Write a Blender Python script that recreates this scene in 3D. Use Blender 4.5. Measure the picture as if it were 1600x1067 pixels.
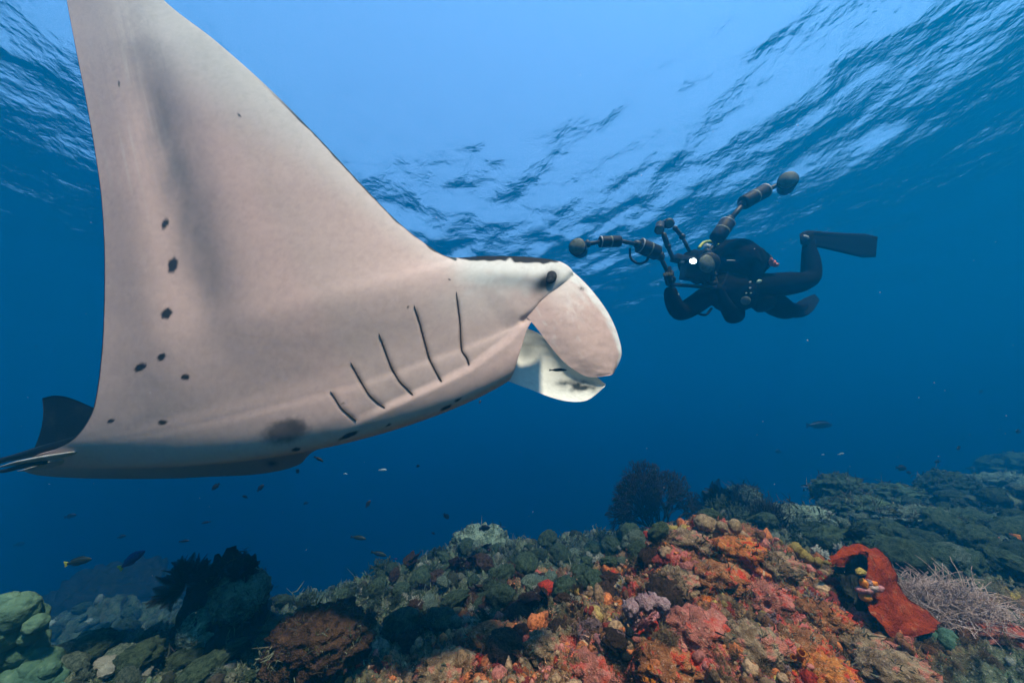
import bpy, bmesh, math, random
import numpy as np
from mathutils import Vector, Matrix

# ------------------------------------------------------------------ camera, world, sun, exposure
for o in list(bpy.data.objects):
    bpy.data.objects.remove(o, do_unlink=True)
SC = bpy.context.scene
COL = SC.collection
FPX = 520.0                      # focal length in photo pixels (1600 wide)
PITCH, ROLL = math.radians(20.4), math.radians(-3.0)
cam_d = bpy.data.cameras.new('camera')
cam_d.sensor_width = 36.0
cam_d.lens = 36.0 * FPX / 1600.0
cam_d.clip_start, cam_d.clip_end = 0.02, 2000.0
cam = bpy.data.objects.new('camera', cam_d)
COL.objects.link(cam)
CAM_R = Matrix.Rotation(math.radians(90) + PITCH, 3, 'X') @ Matrix.Rotation(ROLL, 3, 'Z')
cam.matrix_world = CAM_R.to_4x4()
SC.camera = cam
RN = np.array(CAM_R)

SUN_EL, SUN_AZ = math.radians(55), math.radians(157)   # azimuth clockwise from +Y (the view direction)
sun_dir = Vector((math.cos(SUN_EL) * math.sin(SUN_AZ), math.cos(SUN_EL) * math.cos(SUN_AZ), math.sin(SUN_EL)))
world = bpy.data.worlds.new('World')
SC.world = world
world.use_nodes = True
wn = world.node_tree.nodes
sky = wn.new('ShaderNodeTexSky')
sky.sky_type = 'NISHITA'
sky.sun_disc = False
sky.sun_elevation = SUN_EL
sky.sun_rotation = SUN_AZ
sky.air_density, sky.dust_density, sky.ozone_density = 1.0, 0.4, 3.0
wn['Background'].inputs['Strength'].default_value = 0.15
world.node_tree.links.new(sky.outputs[0], wn['Background'].inputs['Color'])
sun_d = bpy.data.lights.new('sun', 'SUN')
sun_d.energy = 5.0
sun_d.angle = math.radians(4.0)   # waves spread the sunlight under water
sun_d.color = (1.0, 0.625, 0.44)
sun = bpy.data.objects.new('sun', sun_d)
sun.rotation_euler = sun_dir.to_track_quat('Z', 'Y').to_euler()
sun.location = (0, 0, 30)
COL.objects.link(sun)
SC.view_settings.view_transform = 'Standard'
SC.view_settings.look = 'None'
SC.view_settings.gamma = 1.0
SC.view_settings.use_curve_mapping = False
SC.view_settings.exposure = 1.92
SC.render.engine = 'CYCLES'
SC.cycles.use_denoising = True
SC.cycles.max_bounces = 8
SC.cycles.use_adaptive_sampling = True
SC.cycles.adaptive_threshold = 0.02
SC.cycles.diffuse_bounces = 2
SC.cycles.glossy_bounces = 4
SC.cycles.volume_bounces = 2
SC.cycles.transparent_max_bounces = 16
SC.cycles.sample_clamp_indirect = 4.0

# ------------------------------------------------------------------ helpers
def unp(px, py, d):
    """photo pixel + forward distance -> world point (arrays welcome)"""
    px, py, d = np.broadcast_arrays(np.asarray(px, float), np.asarray(py, float), np.asarray(d, float))
    c = np.stack([(px - 800) / FPX * d, -(py - 533.5) / FPX * d, -d], -1)
    return c @ RN.T

def proj(P):
    c = np.asarray(P) @ RN
    d = -c[..., 2]
    return 800 + c[..., 0] / d * FPX, 533.5 - c[..., 1] / d * FPX, d

def V(px, py, d):
    return Vector(unp(px, py, d))

def lin(r, g, b):
    f = lambda c: (c / 255 / 12.92) if c / 255 <= 0.04045 else ((c / 255 + 0.055) / 1.055) ** 2.4
    return (f(r), f(g), f(b))

def tag(o, label=None, cat=None, group=None, kind=None):
    if label: o['label'] = label
    if cat: o['category'] = cat
    if group: o['group'] = group
    if kind: o['kind'] = kind
    return o

def empty(name, loc=(0, 0, 0)):
    o = bpy.data.objects.new(name, None)
    o.empty_display_size = 0.05
    o.location = loc
    COL.objects.link(o)
    return o

def link(name, me, mat=None, parent=None, smooth=True, world=True):
    """link mesh; vertices are in world space, re-based on the parent's location"""
    o = bpy.data.objects.new(name, me)
    COL.objects.link(o)
    if mat is not None and len(me.materials) == 0:
        me.materials.append(mat)
    if parent is not None:
        o.parent = parent
        if world:
            p = parent
            off = Vector((0, 0, 0))
            while p is not None:
                off += p.location
                p = p.parent
            me.transform(Matrix.Translation(-off))
    if smooth:
        me.polygons.foreach_set('use_smooth', np.ones(len(me.polygons), dtype=bool))
    return o

def mesh_np(name, verts, faces):
    """fast mesh from arrays; faces (n,3) or (n,4)"""
    me = bpy.data.meshes.new(name)
    verts = np.ascontiguousarray(verts, dtype=np.float32)
    faces = np.ascontiguousarray(faces, dtype=np.int32)
    k = faces.shape[1]
    me.vertices.add(len(verts)); me.vertices.foreach_set('co', verts.ravel())
    me.loops.add(faces.size); me.loops.foreach_set('vertex_index', faces.ravel())
    me.polygons.add(len(faces))
    me.polygons.foreach_set('loop_start', np.arange(0, faces.size, k, dtype=np.int32))
    me.update(calc_edges=True)
    return me

def grid_faces(n, m, close_m=False):
    i, j = np.meshgrid(np.arange(n - 1), np.arange(m if close_m else m - 1), indexing='ij')
    j2 = (j + 1) % m
    return np.stack([i * m + j, i * m + j2, (i + 1) * m + j2, (i + 1) * m + j], -1).reshape(-1, 4)

def fattr(me, name, vals):
    a = me.attributes.new(name, 'FLOAT', 'POINT')
    a.data.foreach_set('value', np.ascontiguousarray(vals, dtype=np.float32))

def cattr(me, name, cols):
    a = me.attributes.new(name, 'FLOAT_COLOR', 'POINT')
    c = np.ones((len(cols), 4), dtype=np.float32); c[:, :3] = cols
    a.data.foreach_set('color', c.ravel())

def vattr(me, name, vecs):
    a = me.attributes.new(name, 'FLOAT_VECTOR', 'POINT')
    a.data.foreach_set('vector', np.ascontiguousarray(vecs, dtype=np.float32).ravel())

_rs = np.random.RandomState(7)
_PERM = np.tile(_rs.permutation(256), 3)
_GRAD = _rs.normal(size=(256, 3)); _GRAD /= np.linalg.norm(_GRAD, axis=1)[:, None]
def noise3(P):
    P = np.asarray(P, float)
    I = np.floor(P).astype(int); F = P - I; I &= 255
    U = F * F * F * (F * (F * 6 - 15) + 10)
    r = 0
    for a in (0, 1):
        for b in (0, 1):
            for c in (0, 1):
                h = _PERM[_PERM[_PERM[I[..., 0] + a] + I[..., 1] + b] + I[..., 2] + c]
                g = _GRAD[h]
                dd = (g * (F - np.array([a, b, c]))).sum(-1)
                w = (U[..., 0] if a else 1 - U[..., 0]) * (U[..., 1] if b else 1 - U[..., 1]) * (U[..., 2] if c else 1 - U[..., 2])
                r = r + w * dd
    return r * 1.6
def fbm(P, octv=4, lac=2.1, gain=0.5):
    r, a, s = 0, 1.0, 1.0
    P = np.asarray(P, float)
    for k in range(octv):
        r = r + a * noise3(P * s + 17.3 * k); a *= gain; s *= lac
    return r

def sstep(a, b, x):
    t = np.clip((np.asarray(x, float) - a) / (b - a), 0, 1)
    return t * t * (3 - 2 * t)

def crom(pts, n):
    """Catmull-Rom through rows of pts sampled at n parameters (uniform in index)"""
    pts = np.asarray(pts, float)
    t = np.linspace(0, len(pts) - 1, n)
    return crom_at(pts, t)
def crom_at(pts, t):
    pts = np.asarray(pts, float)
    t = np.asarray(t, float)
    i = np.clip(np.floor(t).astype(int), 0, len(pts) - 2)
    f = (t - i)[..., None]
    ext = np.concatenate([[2 * pts[0] - pts[1]], pts, [2 * pts[-1] - pts[-2]]])
    p0, p1, p2, p3 = ext[i], ext[i + 1], ext[i + 2], ext[i + 3]
    return 0.5 * ((2 * p1) + (-p0 + p2) * f + (2 * p0 - 5 * p1 + 4 * p2 - p3) * f * f + (-p0 + 3 * p1 - 3 * p2 + p3) * f ** 3)

# node helper ------------------------------------------------------
class NT:
    def __init__(s, name):
        s.m = bpy.data.materials.new(name); s.m.use_nodes = True
        s.t = s.m.node_tree; s.n = s.t.nodes; s.l = s.t.links
        s.bsdf = s.n['Principled BSDF']; s.out = s.n['Material Output']
    def new(s, typ, **kw):
        x = s.n.new(typ)
        for k, v in kw.items(): setattr(x, k, v)
        return x
    def put(s, sock, v):
        if hasattr(v, 'is_output'): s.l.new(v, sock)
        else: sock.default_value = v
    def math(s, op, a, b=0.0, c=0.0, clamp=False):
        x = s.new('ShaderNodeMath', operation=op, use_clamp=clamp)
        s.put(x.inputs[0], a); s.put(x.inputs[1], b); s.put(x.inputs[2], c)
        return x.outputs[0]
    def mix(s, f, a, b, blend='MIX'):
        x = s.new('ShaderNodeMix', data_type='RGBA', blend_type=blend)
        s.put(x.inputs[0], f); s.put(x.inputs[6], a if hasattr(a, 'is_output') else (*a, 1)); s.put(x.inputs[7], b if hasattr(b, 'is_output') else (*b, 1))
        return x.outputs[2]
    def ramp(s, f, a, b):
        x = s.new('ShaderNodeMapRange', interpolation_type='SMOOTHSTEP')
        s.put(x.inputs[0], f); x.inputs[1].default_value = a; x.inputs[2].default_value = b
        return x.outputs[0]
    def noise(s, scale, detail=3.0, rough=0.5, vec=None, dist=0.0):
        x = s.new('ShaderNodeTexNoise'); x.inputs['Scale'].default_value = scale
        x.inputs['Detail'].default_value = detail; x.inputs['Roughness'].default_value = rough
        x.inputs['Distortion'].default_value = dist
        if vec is None: vec = s.obj()
        s.l.new(vec, x.inputs['Vector'])
        return x.outputs['Fac']
    def voro(s, scale, vec=None, feature='F1'):
        x = s.new('ShaderNodeTexVoronoi', feature=feature); x.inputs['Scale'].default_value = scale
        s.l.new(vec or s.obj(), x.inputs['Vector'])
        return x
    def obj(s):
        if not hasattr(s, '_tc'): s._tc = s.new('ShaderNodeTexCoord')
        return s._tc.outputs['Object']
    def attr(s, name, out='Fac'):
        x = s.new('ShaderNodeAttribute'); x.attribute_name = name
        return x.outputs[out]
    def bump(s, h, strength=0.5, dist=0.01, normal=None):
        x = s.new('ShaderNodeBump'); x.inputs['Strength'].default_value = strength
        x.inputs['Distance'].default_value = dist; s.l.new(h, x.inputs['Height'])
        if normal is not None: s.l.new(normal, x.inputs['Normal'])
        return x.outputs[0]
    def set(s, **kw):
        names = dict(color='Base Color', rough='Roughness', spec='Specular IOR Level', normal='Normal', metal='Metallic',
                     sss='Subsurface Weight', trans='Transmission Weight', emit='Emission Color', emits='Emission Strength', alpha='Alpha', sheen='Sheen Weight')
        for k, v in kw.items():
            sk = s.bsdf.inputs[names[k]]
            if isinstance(v, tuple) and len(v) == 3: v = (*v, 1)
            s.put(sk, v)
        return s

def simple_mat(name, col, rough=0.6, spec=0.3, var=0.25, scale=30.0, bump=0.25, dist=0.004):
    t = NT(name)
    n = t.noise(scale, 4, 0.6)
    c = t.mix(t.ramp(n, 0.3, 0.7), tuple(x * (1 - var) for x in col), tuple(min(1, x * (1 + var)) for x in col))
    t.set(color=c, rough=rough, spec=spec)
    if bump: t.set(normal=t.bump(n, bump, dist))
    return t.m

# ------------------------------------------------------------------ water surface
SURF = 5.0
def make_surface():
    n = 440
    u = np.linspace(-1, 1, n)
    k = 5.2
    xs = np.sinh(k * u) / np.sinh(k) * 320
    ys = np.sinh(k * u) / np.sinh(k) * 320 + 6.0
    X, Y = np.meshgrid(xs, ys, indexing='ij')
    rs = np.random.RandomState(3)
    Z = np.zeros_like(X)
    main = math.radians(35)
    for q in range(90):
        lam = 0.34 * (11.0 ** rs.rand() ** 1.3)
        th = main + rs.normal() * 0.75
        amp = 0.0055 * lam * (0.5 + rs.rand()) * (0.36 if lam > 1.6 else 0.60 if lam > .8 else 1.0)
        ph = rs.rand() * 6.283
        kk = 6.283 / lam
        # keep only waves the local grid can carry
        dx = np.maximum(np.gradient(xs)[:, None], np.gradient(ys)[None, :])
        fade = np.clip(1.6 - 4.5 * dx / lam, 0, 1)
        Z += fade * amp * np.sin(kk * (X * math.cos(th) + Y * math.sin(th)) + ph)
    P = np.stack([X, Y, SURF + Z], -1).reshape(-1, 3)
    me = mesh_np('water_surface', P, grid_faces(n, n))
    # normals up
    if me.polygons[0].normal.z < 0: me.flip_normals()
    t = NT('water_surface')
    t.n.remove(t.bsdf)
    nb = t.noise(2.6, 4, 0.55)
    bp = t.bump(nb, 0.45, 0.12)
    fr = t.new('ShaderNodeFresnel'); fr.inputs['IOR'].default_value = 1.26
    t.l.new(bp, fr.inputs['Normal'])
    facs = [fr.outputs[0]]
    for ior in (1.21, 1.235, 1.29, 1.32):          # unresolved ripples soften the window's rim
        f2 = t.new('ShaderNodeFresnel'); f2.inputs['IOR'].default_value = ior; t.l.new(bp, f2.inputs['Normal']); facs.append(f2.outputs[0])
    acc = facs[0]
    for q in facs[1:]: acc = t.math('ADD', acc, q)
    acc = t.math('MULTIPLY', acc, 1.0 / len(facs))
    tr = t.new('ShaderNodeBsdfTransparent'); tr.inputs['Color'].default_value = (1, 1, 1, 1)
    gl = t.new('ShaderNodeBsdfGlossy'); gl.inputs['Roughness'].default_value = 0.12
    gl.inputs['Color'].default_value = (1, 1, 1, 1)
    t.l.new(bp, gl.inputs['Normal'])
    mx = t.new('ShaderNodeMixShader')
    t.l.new(acc, mx.inputs[0]); t.l.new(tr.outputs[0], mx.inputs[1]); t.l.new(gl.outputs[0], mx.inputs[2])
    t.l.new(mx.outputs[0], t.out.inputs['Surface'])
    o = link('water_surface', me, t.m)
    tag(o, kind='structure')
make_surface()

# ------------------------------------------------------------------ the water's body: one even volume
def make_haze():
    x, y0, y1, z0, z1 = 330, -326, 338, -19.0, SURF + 0.7
    vs = [(a, b, c) for a in (-x, x) for b in (y0, y1) for c in (z0, z1)]
    fs = [(0, 1, 3, 2), (4, 6, 7, 5), (0, 4, 5, 1), (2, 3, 7, 6), (0, 2, 6, 4), (1, 5, 7, 3)]
    me = bpy.data.meshes.new('haze'); me.from_pydata(vs, [], fs); me.update()
    t = NT('haze'); t.n.remove(t.bsdf)
    v = t.new('ShaderNodeVolumePrincipled')
    D = 0.24
    ss = (0.0002, 0.0242, 0.0490)     # scattering per metre
    sa = (0.155, 0.090, 0.060)     # absorption per metre
    c = [s / D for s in ss]
    a = [max(0.0, 1 - x_ / (D * (1 - c_))) ** 2 for x_, c_ in zip(sa, c)]
    v.inputs['Color'].default_value = (*c, 1)
    v.inputs['Absorption Color'].default_value = (*a, 1)
    v.inputs['Density'].default_value = D
    v.inputs['Anisotropy'].default_value = 0.5
    t.l.new(v.outputs[0], t.out.inputs['Volume'])
    o = link('haze', me, t.m, smooth=False)
    tag(o, kind='stuff')
make_haze()
# ------------------------------------------------------------------ manta ray
def seg_dist(X, Y, pts):
    """distance from every (X,Y) to a polyline, and which side (+ left of travel)"""
    best = np.full(X.shape, 1e9); side = np.zeros(X.shape); par = np.zeros(X.shape)
    n = len(pts) - 1
    for k in range(n):
        (x0, y0), (x1, y1) = pts[k], pts[k + 1]
        dx, dy = x1 - x0, y1 - y0
        t = np.clip(((X - x0) * dx + (Y - y0) * dy) / (dx * dx + dy * dy), 0, 1)
        d = np.hypot(X - x0 - t * dx, Y - y0 - t * dy)
        m = d < best
        best = np.where(m, d, best)
        side = np.where(m, np.sign((X - x0) * dy - (Y - y0) * dx), side)
        par = np.where(m, (k + t) / n, par)
    return best, side, par

GILLS = [[(713, 456), (716, 480), (719, 505), (720, 530), (722, 548), (730, 560), (733, 570)],
         [(647, 477), (656, 505), (664, 535), (671, 560), (681, 580), (690, 596)],
         [(592, 521), (601, 545), (611, 572), (624, 595), (636, 607), (645, 617)],
         [(548, 566), (558, 585), (570, 606), (578, 618), (590, 629), (601, 637)],
         [(516, 611), (524, 623), (533, 637), (545, 648), (556, 657)]]
FOLDS = [[(899, 424), (884, 445), (862, 468), (836, 489), (818, 502)],
         [(886, 446), (866, 462), (846, 475)], [(892, 450), (872, 470), (850, 486)]]

def make_manta():
    S = np.array([  # Lx, Ly, dL, Tx, Ty, dT, bow px, bulge m, thick m, forwardness of dorsal (1 = away, 0 = up)
        (75, -310, 1.80, 62, -300, 1.80, 0, 0, .004, 1),
        (150, -110, 1.72, 85, -115, 1.74, 0, .00, .030, 1),
        (255, 0, 1.63, 104, 0, 1.67, 0, .01, .050, 1),
        (335, 63, 1.58, 118, 75, 1.62, 0, .02, .065, 1),
        (420, 138, 1.52, 133, 150, 1.57, 0, .03, .08, 1),
        (500, 218, 1.47, 147, 230, 1.52, 0, .04, .10, 1),
        (560, 283, 1.43, 157, 300, 1.48, 0, .05, .12, 1),
        (620, 345, 1.38, 162, 370, 1.45, 2, .06, .14, 1),
        (672, 386, 1.34, 163, 430, 1.43, 4, .07, .17, 1),
        (706, 402, 1.32, 162, 490, 1.41, 6, .08, .21, .95),
        (760, 400, 1.30, 159, 545, 1.385, 8, .09, .26, .9),
        (830, 402, 1.29, 153, 600, 1.375, 10, .10, .30, .85),
        (880, 411, 1.275, 143, 645, 1.37, 14, .10, .33, .8),
        (896, 435, 1.25, 118, 683, 1.385, 19, .10, .35, .8),
        (868, 475, 1.215, 85, 702, 1.41, 26, .10, .36, .75),
        (830, 504, 1.19, 55, 712, 1.44, 33, .09, .37, .7),
        (814, 545, 1.15, 45, 718, 1.47, 43, .095, .38, .65),
        (800, 588, 1.14, 42, 722, 1.52, 54, .088, .38, .55),
        (785, 595, 1.22, 40, 727, 1.57, 52, .04, .36, .45),
        (700, 622, 1.46, 38, 732, 1.64, 35, .0, .28, .3),
        (570, 672, 1.85, 40, 737, 1.75, 16, .0, .20, .15),
        (492, 704, 2.12, 66, 743, 1.98, 6, .0, .14, .05),
        (464, 727, 2.42, 130, 747, 2.28, 0, .0, .10, 0),
        (400, 741, 2.74, 215, 748, 2.62, 0, .0, .06, 0),
        (300, 745, 3.00, 288, 747, 3.00, 0, 0, .004, 0)], float)
    N, M = 380, 310
    # sample stations denser where the photo sees them large
    ts = np.interp(np.linspace(0, 1, N), [0, .03, .86, 1], [0, 1.0, 18.5, len(S) - 1])
    R = crom_at(S, ts)
    c = np.linspace(0, 1, M)
    c = 0.5 * c + 0.5 * (0.5 - 0.5 * np.cos(np.pi * c))      # finer towards both edges
    C = c[None, :]
    g = lambda k: R[:, k][:, None]
    px = g(0) + (g(3) - g(0)) * C
    py = g(1) + (g(4) - g(1)) * C
    bowp = (C ** 0.85 * (1 - C) ** 1.0) / 0.2697
    ex, ey = g(3) - g(0), g(4) - g(1)
    ln = np.maximum(np.hypot(ex, ey), 1)
    px = px + g(6) * bowp * (ey / ln)
    py = py + g(6) * bowp * (-ex / ln)
    dep = g(2) + (g(5) - g(2)) * C - g(7) * np.sin(np.pi * C ** 0.8)
    kr = np.exp(-.5 * (np.arange(-30, 31) / 11.0) ** 2); kr /= kr.sum()
    dpad = np.concatenate([np.repeat(dep[:1], 30, 0), dep, np.repeat(dep[-1:], 30, 0)])
    dep = sum(kr[q] * dpad[q:q + N] for q in range(61))
    # muscle relief of the wing root and body
    st = np.broadcast_to(ts[:, None], px.shape)
    near = 1 - sstep(17.2, 18.2, st)
    dep = dep - 0.020 * np.exp(-(((px - 205 - (py - 300) * .12) / 42) ** 2)) * sstep(700, 420, py) * near
    dep = dep + 0.026 * np.exp(-(((px - 282 - (py - 300) * .22) / 46) ** 2)) * sstep(650, 430, py) * sstep(60, 200, py) * near
    rnd = fbm(np.stack([px / 70, py / 70, st * 0], -1), 3)
    dep = dep + 0.0012 * rnd * near
    slitmask = np.zeros_like(px)
    for k, gp in enumerate(GILLS):
        d, sd, par = seg_dist(px, py, gp)
        ends = sstep(0, .12, par) * (1 - 0.4 * sstep(.9, 1, par))
        dep = dep + near * 0.0035 * np.exp(-(d / 2.4) ** 2) * ends
        dep = dep - near * 0.0012 * np.exp(-d / 17) * (sd < 0) * ends - near * 0.0006 * np.exp(-d / 15) * (sd > 0) * ends
        slitmask = np.maximum(slitmask, np.exp(-(d / 2.0) ** 2) * ends * near)
    for k, gp in enumerate(FOLDS):
        d, sd, par = seg_dist(px, py, gp)
        dep = dep + near * (0.012, .007, .007)[k] * np.exp(-(d / (6, 4, 4)[k]) ** 2) * sstep(0, .1, par)
    # fold under the lower ends of the slits: the keel line of the throat
    d, sd, par = seg_dist(px, py, [(832, 500), (800, 535), (740, 580), (690, 605), (640, 628), (600, 646), (560, 664), (500, 690)])
    dep = dep + near * 0.016 * sstep(0, 16, d * (sd < 0)) * (sd < 0) * sstep(0, .12, par) * (1 - sstep(.6, .98, par)) * np.exp(-d / 60)
    # brow ridge and eye socket
    dep = dep - near * 0.022 * np.exp(-(((px - 858) / 34) ** 2 + ((py - 432) / 18) ** 2))
    dep = dep - near * 0.012 * np.exp(-(((px - 790) / 50) ** 2 + ((py - 425) / 16) ** 2))
    Pv = unp(px, py, dep)
    # dorsal side: offset by an airfoil thickness
    prof = np.clip((1.4845 * np.sqrt(C) - 0.63 * C - 1.758 * C ** 2 + 1.4215 * C ** 3 - 0.518 * C ** 4) / 0.5, 0, None)
    prof = prof * (1 - C ** 10)
    blunt = sstep(9.5, 13, st) * (1 - sstep(18.5, 20, st))
    prof = np.maximum(prof, blunt * 0.80 * np.exp(-C * 3.0) * sstep(0, .012, C))
    th = g(8) * prof
    f = np.clip(g(9), 0, 1)
    fw = RN @ np.array([0, 0, -1.0]); up = np.array([0, 0, 1.0])
    dirn = f[..., None] * fw + (1 - f)[..., None] * up
    dirn = dirn / np.linalg.norm(dirn, axis=-1, keepdims=True)
    Pd = Pv + dirn * th[..., None]
    Pd[:, 0] = Pv[:, 0]; Pd[:, -1] = Pv[:, -1]
    # ---- pigment
    white = np.array([.70, .70, .665]); pink = np.array([.59, .42, .375]); dark = np.array([.0045, .0065, .0070])
    col = np.broadcast_to(pink, px.shape + (3,)).copy()
    def mixin(w, cc):
        w = np.clip(w, 0, 1)[..., None]
        col[:] = col * (1 - w) + np.asarray(cc) * w
    dl, sdl, _ = seg_dist(px, py, [(255, 0), (335, 63), (420, 138), (500, 218), (560, 283), (620, 345), (680, 392), (712, 405)])
    topfade = sstep(420, 60, py)
    mixin(np.exp(-(dl / (22 + 60 * topfade)) ** 2) * (0.35 + .6 * topfade) * near, white)  # sunlight on the leading edge put into the colour, whiter towards the top
    mixin(sstep(330, -60, py) * .35 * near, (.55, .56, .53))
    # broad grey band along the wing: marking and shading between muscles painted together
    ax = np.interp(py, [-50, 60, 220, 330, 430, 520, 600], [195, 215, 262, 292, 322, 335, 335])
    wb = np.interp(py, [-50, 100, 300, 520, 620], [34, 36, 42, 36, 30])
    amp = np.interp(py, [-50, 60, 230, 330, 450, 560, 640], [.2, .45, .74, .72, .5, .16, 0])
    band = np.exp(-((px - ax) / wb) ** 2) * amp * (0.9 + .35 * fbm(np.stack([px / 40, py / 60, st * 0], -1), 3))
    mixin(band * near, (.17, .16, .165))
    # pale fibres between the band and the trailing edge
    fib = fbm(np.stack([(px - py * .22) / 7.0, py / 160, st * 0], -1), 3)
    mixin(sstep(.1, .7, fib) * .22 * sstep(520, 150, py) * np.exp(-((px - 170 - py * .12) / 55) ** 2) * near, white)
    mixin(sstep(.1, .8, -fib) * .22 * sstep(420, 50, py) * np.exp(-((px - 200 - py * .12) / 60) ** 2) * near, (.25, .25, .25))
    # shoulder and head white
    blot = fbm(np.stack([px / 34, py / 22, st * 0], -1), 4)
    mixin(sstep(470, 428, py + 16 * blot) * sstep(690, 745, px) * near, white)
    mixin(sstep(848, 885, px + 8 * blot) * .7 * sstep(480, 440, py) * near, white)
    mixin(np.exp(-(((px - 740) / 60) ** 2 + ((py - 470) / 30) ** 2)) * .3 * near, white)
    # throat keel greyer, like the tail end of the belly
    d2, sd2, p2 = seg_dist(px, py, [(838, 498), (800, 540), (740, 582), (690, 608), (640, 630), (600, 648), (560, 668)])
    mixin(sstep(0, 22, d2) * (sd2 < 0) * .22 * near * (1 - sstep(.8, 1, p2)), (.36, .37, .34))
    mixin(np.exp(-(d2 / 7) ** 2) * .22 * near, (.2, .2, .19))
    mott = fbm(np.stack([px / 9, py / 9, st * 0], -1), 2)
    mixin(sstep(.35, .9, mott) * .05, (.3, .27, .26))
    # black head stripe (dorsal colour reaching over the brow)
    wob = 3.5 * fbm(np.stack([px / 18, py * 0, st * 0], -1), 3)
    hl = np.interp(px, [690, 705, 730, 790, 797, 803, 850, 872, 884], [396, 402, 407, 408, 403, 410, 412, 409, 398])
    mixin(sstep(1.6, -1.6, py - hl - wob * .6) * (px > 695) * (px < 886) * near * sstep(886, 866, px), dark)
    # rims
    rimL = sstep(3.2, 1.2, dl + 1.2 * blot) * sstep(380, 480, px) * near * (px < 716)
    mixin(rimL, (.03, .045, .04))
    mixin(sstep(.9962, .9985, C + .0008 * blot) * near * (st < 14), (.03, .035, .035))
    # spots
    def spot(x, y, rx, ry, a, s=1.0, soft=.25, cc=(.028, .026, .028)):
        a = math.radians(a)
        u = ((px - x) * math.cos(a) + (py - y) * math.sin(a)) / rx
        v = (-(px - x) * math.sin(a) + (py - y) * math.cos(a)) / ry
        r = np.hypot(u, v) + .22 * fbm(np.stack([px / 7, py / 7, st * 0 + x], -1), 2)
        mixin(sstep(1 + soft, 1 - soft, r) * s * near, cc)
    for a in [(258, 350, 5, 8.5, 28), (270, 414, 7.5, 12.5, 16), (260, 490, 9.5, 7.5, -38), (252, 558, 7.5, 5, -35), (219, 574, 10, 5.5, -28),
              (290, 589, 7, 4.5, -8), (254, 660, 7, 4.2, -8), (173, 658, 6.5, 3, -18), (374, 181, 2.2, 2.2, 0), (702, 437, 1.6, 1.6, 0), (186, 131, 1.5, 3, 0),
              (545, 680, 17, 3.4, -22), (462, 702, 7, 3, -10), (697, 637, 9, 2.6, -25), (716, 624, 6, 2, -28), (607, 664, 4, 1.8, -20), (638, 480, 1.4, 1.4, 0), (537, 630, 1.4, 1.4, 0)]:
        spot(*a)
    spot(446, 674, 34, 18, -12, .82, .38, (.075, .068, .068))
    spot(462, 664, 16, 10, 10, .5, .4, (.06, .055, .055))
    # eye surround
    mixin(1.1 * np.exp(-((((px - 853) + (py - 440) * .6) / 15) ** 2 + ((py - 440) / 17) ** 2) ** 1.3) * near, (.05, .055, .06))
    mixin(slitmask * .95, (.03, .024, .024))
    # far wing underside, small marks
    far = sstep(17.4, 18.4, st)
    mixin(far * .55, (.42, .40, .36))
    q = np.exp(-(((px - 425) / 9) ** 2 + ((py - 724) / 5) ** 2)) * far
    mixin(q, (.06, .06, .06))
    dcol = np.broadcast_to(dark, px.shape + (3,)).copy()
    shoulder = (np.exp(-(((px - 760) / 60) ** 2)) * sstep(.02, .05, C) * (1 - sstep(.12, .3, C)) * sstep(9, 11, st) * (1 - sstep(12.5, 14, st)))[..., None]
    dcol = dcol * (1 - .2 * shoulder) + white * .2 * shoulder
    headw = (sstep(872, 892, px) * sstep(11.4, 12.4, st) * (1 - sstep(.3, .5, C)))[..., None]
    dcol = dcol * (1 - .9 * headw) + white * .9 * headw
    nv = N * M
    verts = np.concatenate([Pv.reshape(-1, 3), Pd.reshape(-1, 3)])
    idx_d = np.arange(nv).reshape(N, M) + nv
    vv = np.arange(nv).reshape(N, M)
    idx_d[:, 0] = vv[:, 0]; idx_d[:, -1] = vv[:, -1]; idx_d[0] = vv[0]; idx_d[-1] = vv[-1]
    fv = grid_faces(N, M)
    fd = idx_d.reshape(-1)[grid_faces(N, M)][:, ::-1]
    me = mesh_np('body', verts, np.concatenate([fv, fd]))
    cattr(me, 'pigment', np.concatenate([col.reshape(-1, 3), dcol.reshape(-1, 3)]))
    t = NT('manta_skin')
    n1 = t.noise(38, 5, .65); n2 = t.noise(330, 3, .6)
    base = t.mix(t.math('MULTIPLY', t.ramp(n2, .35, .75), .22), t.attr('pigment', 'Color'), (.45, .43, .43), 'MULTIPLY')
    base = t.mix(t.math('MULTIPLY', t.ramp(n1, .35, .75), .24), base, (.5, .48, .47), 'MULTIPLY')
    t.set(color=base, rough=.65, spec=.10, normal=t.bump(t.math('ADD', t.math('MULTIPLY', n1, .5), t.math('MULTIPLY', n2, .35)), .15, .004))
    SKIN = t.m
    root = empty('manta_ray', V(430, 690, 1.45))
    tag(root, 'huge manta ray gliding past with pale pinkish belly, gill slits and raised wing', 'manta ray')
    body = link('body', me, SKIN, root)
    me.validate()
    # make normals outward
    bm = bmesh.new(); bm.from_mesh(me); bmesh.ops.recalc_face_normals(bm, faces=bm.faces); bm.to_mesh(me); bm.free()
    me.polygons.foreach_set('use_smooth', np.ones(len(me.polygons), dtype=bool))

    def depth_at(x, y):
        k = np.argmin(((px - x) ** 2 + (py - y) ** 2 + (st > 17.3) * 1e6).ravel())
        return dep.ravel()[k]

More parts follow.
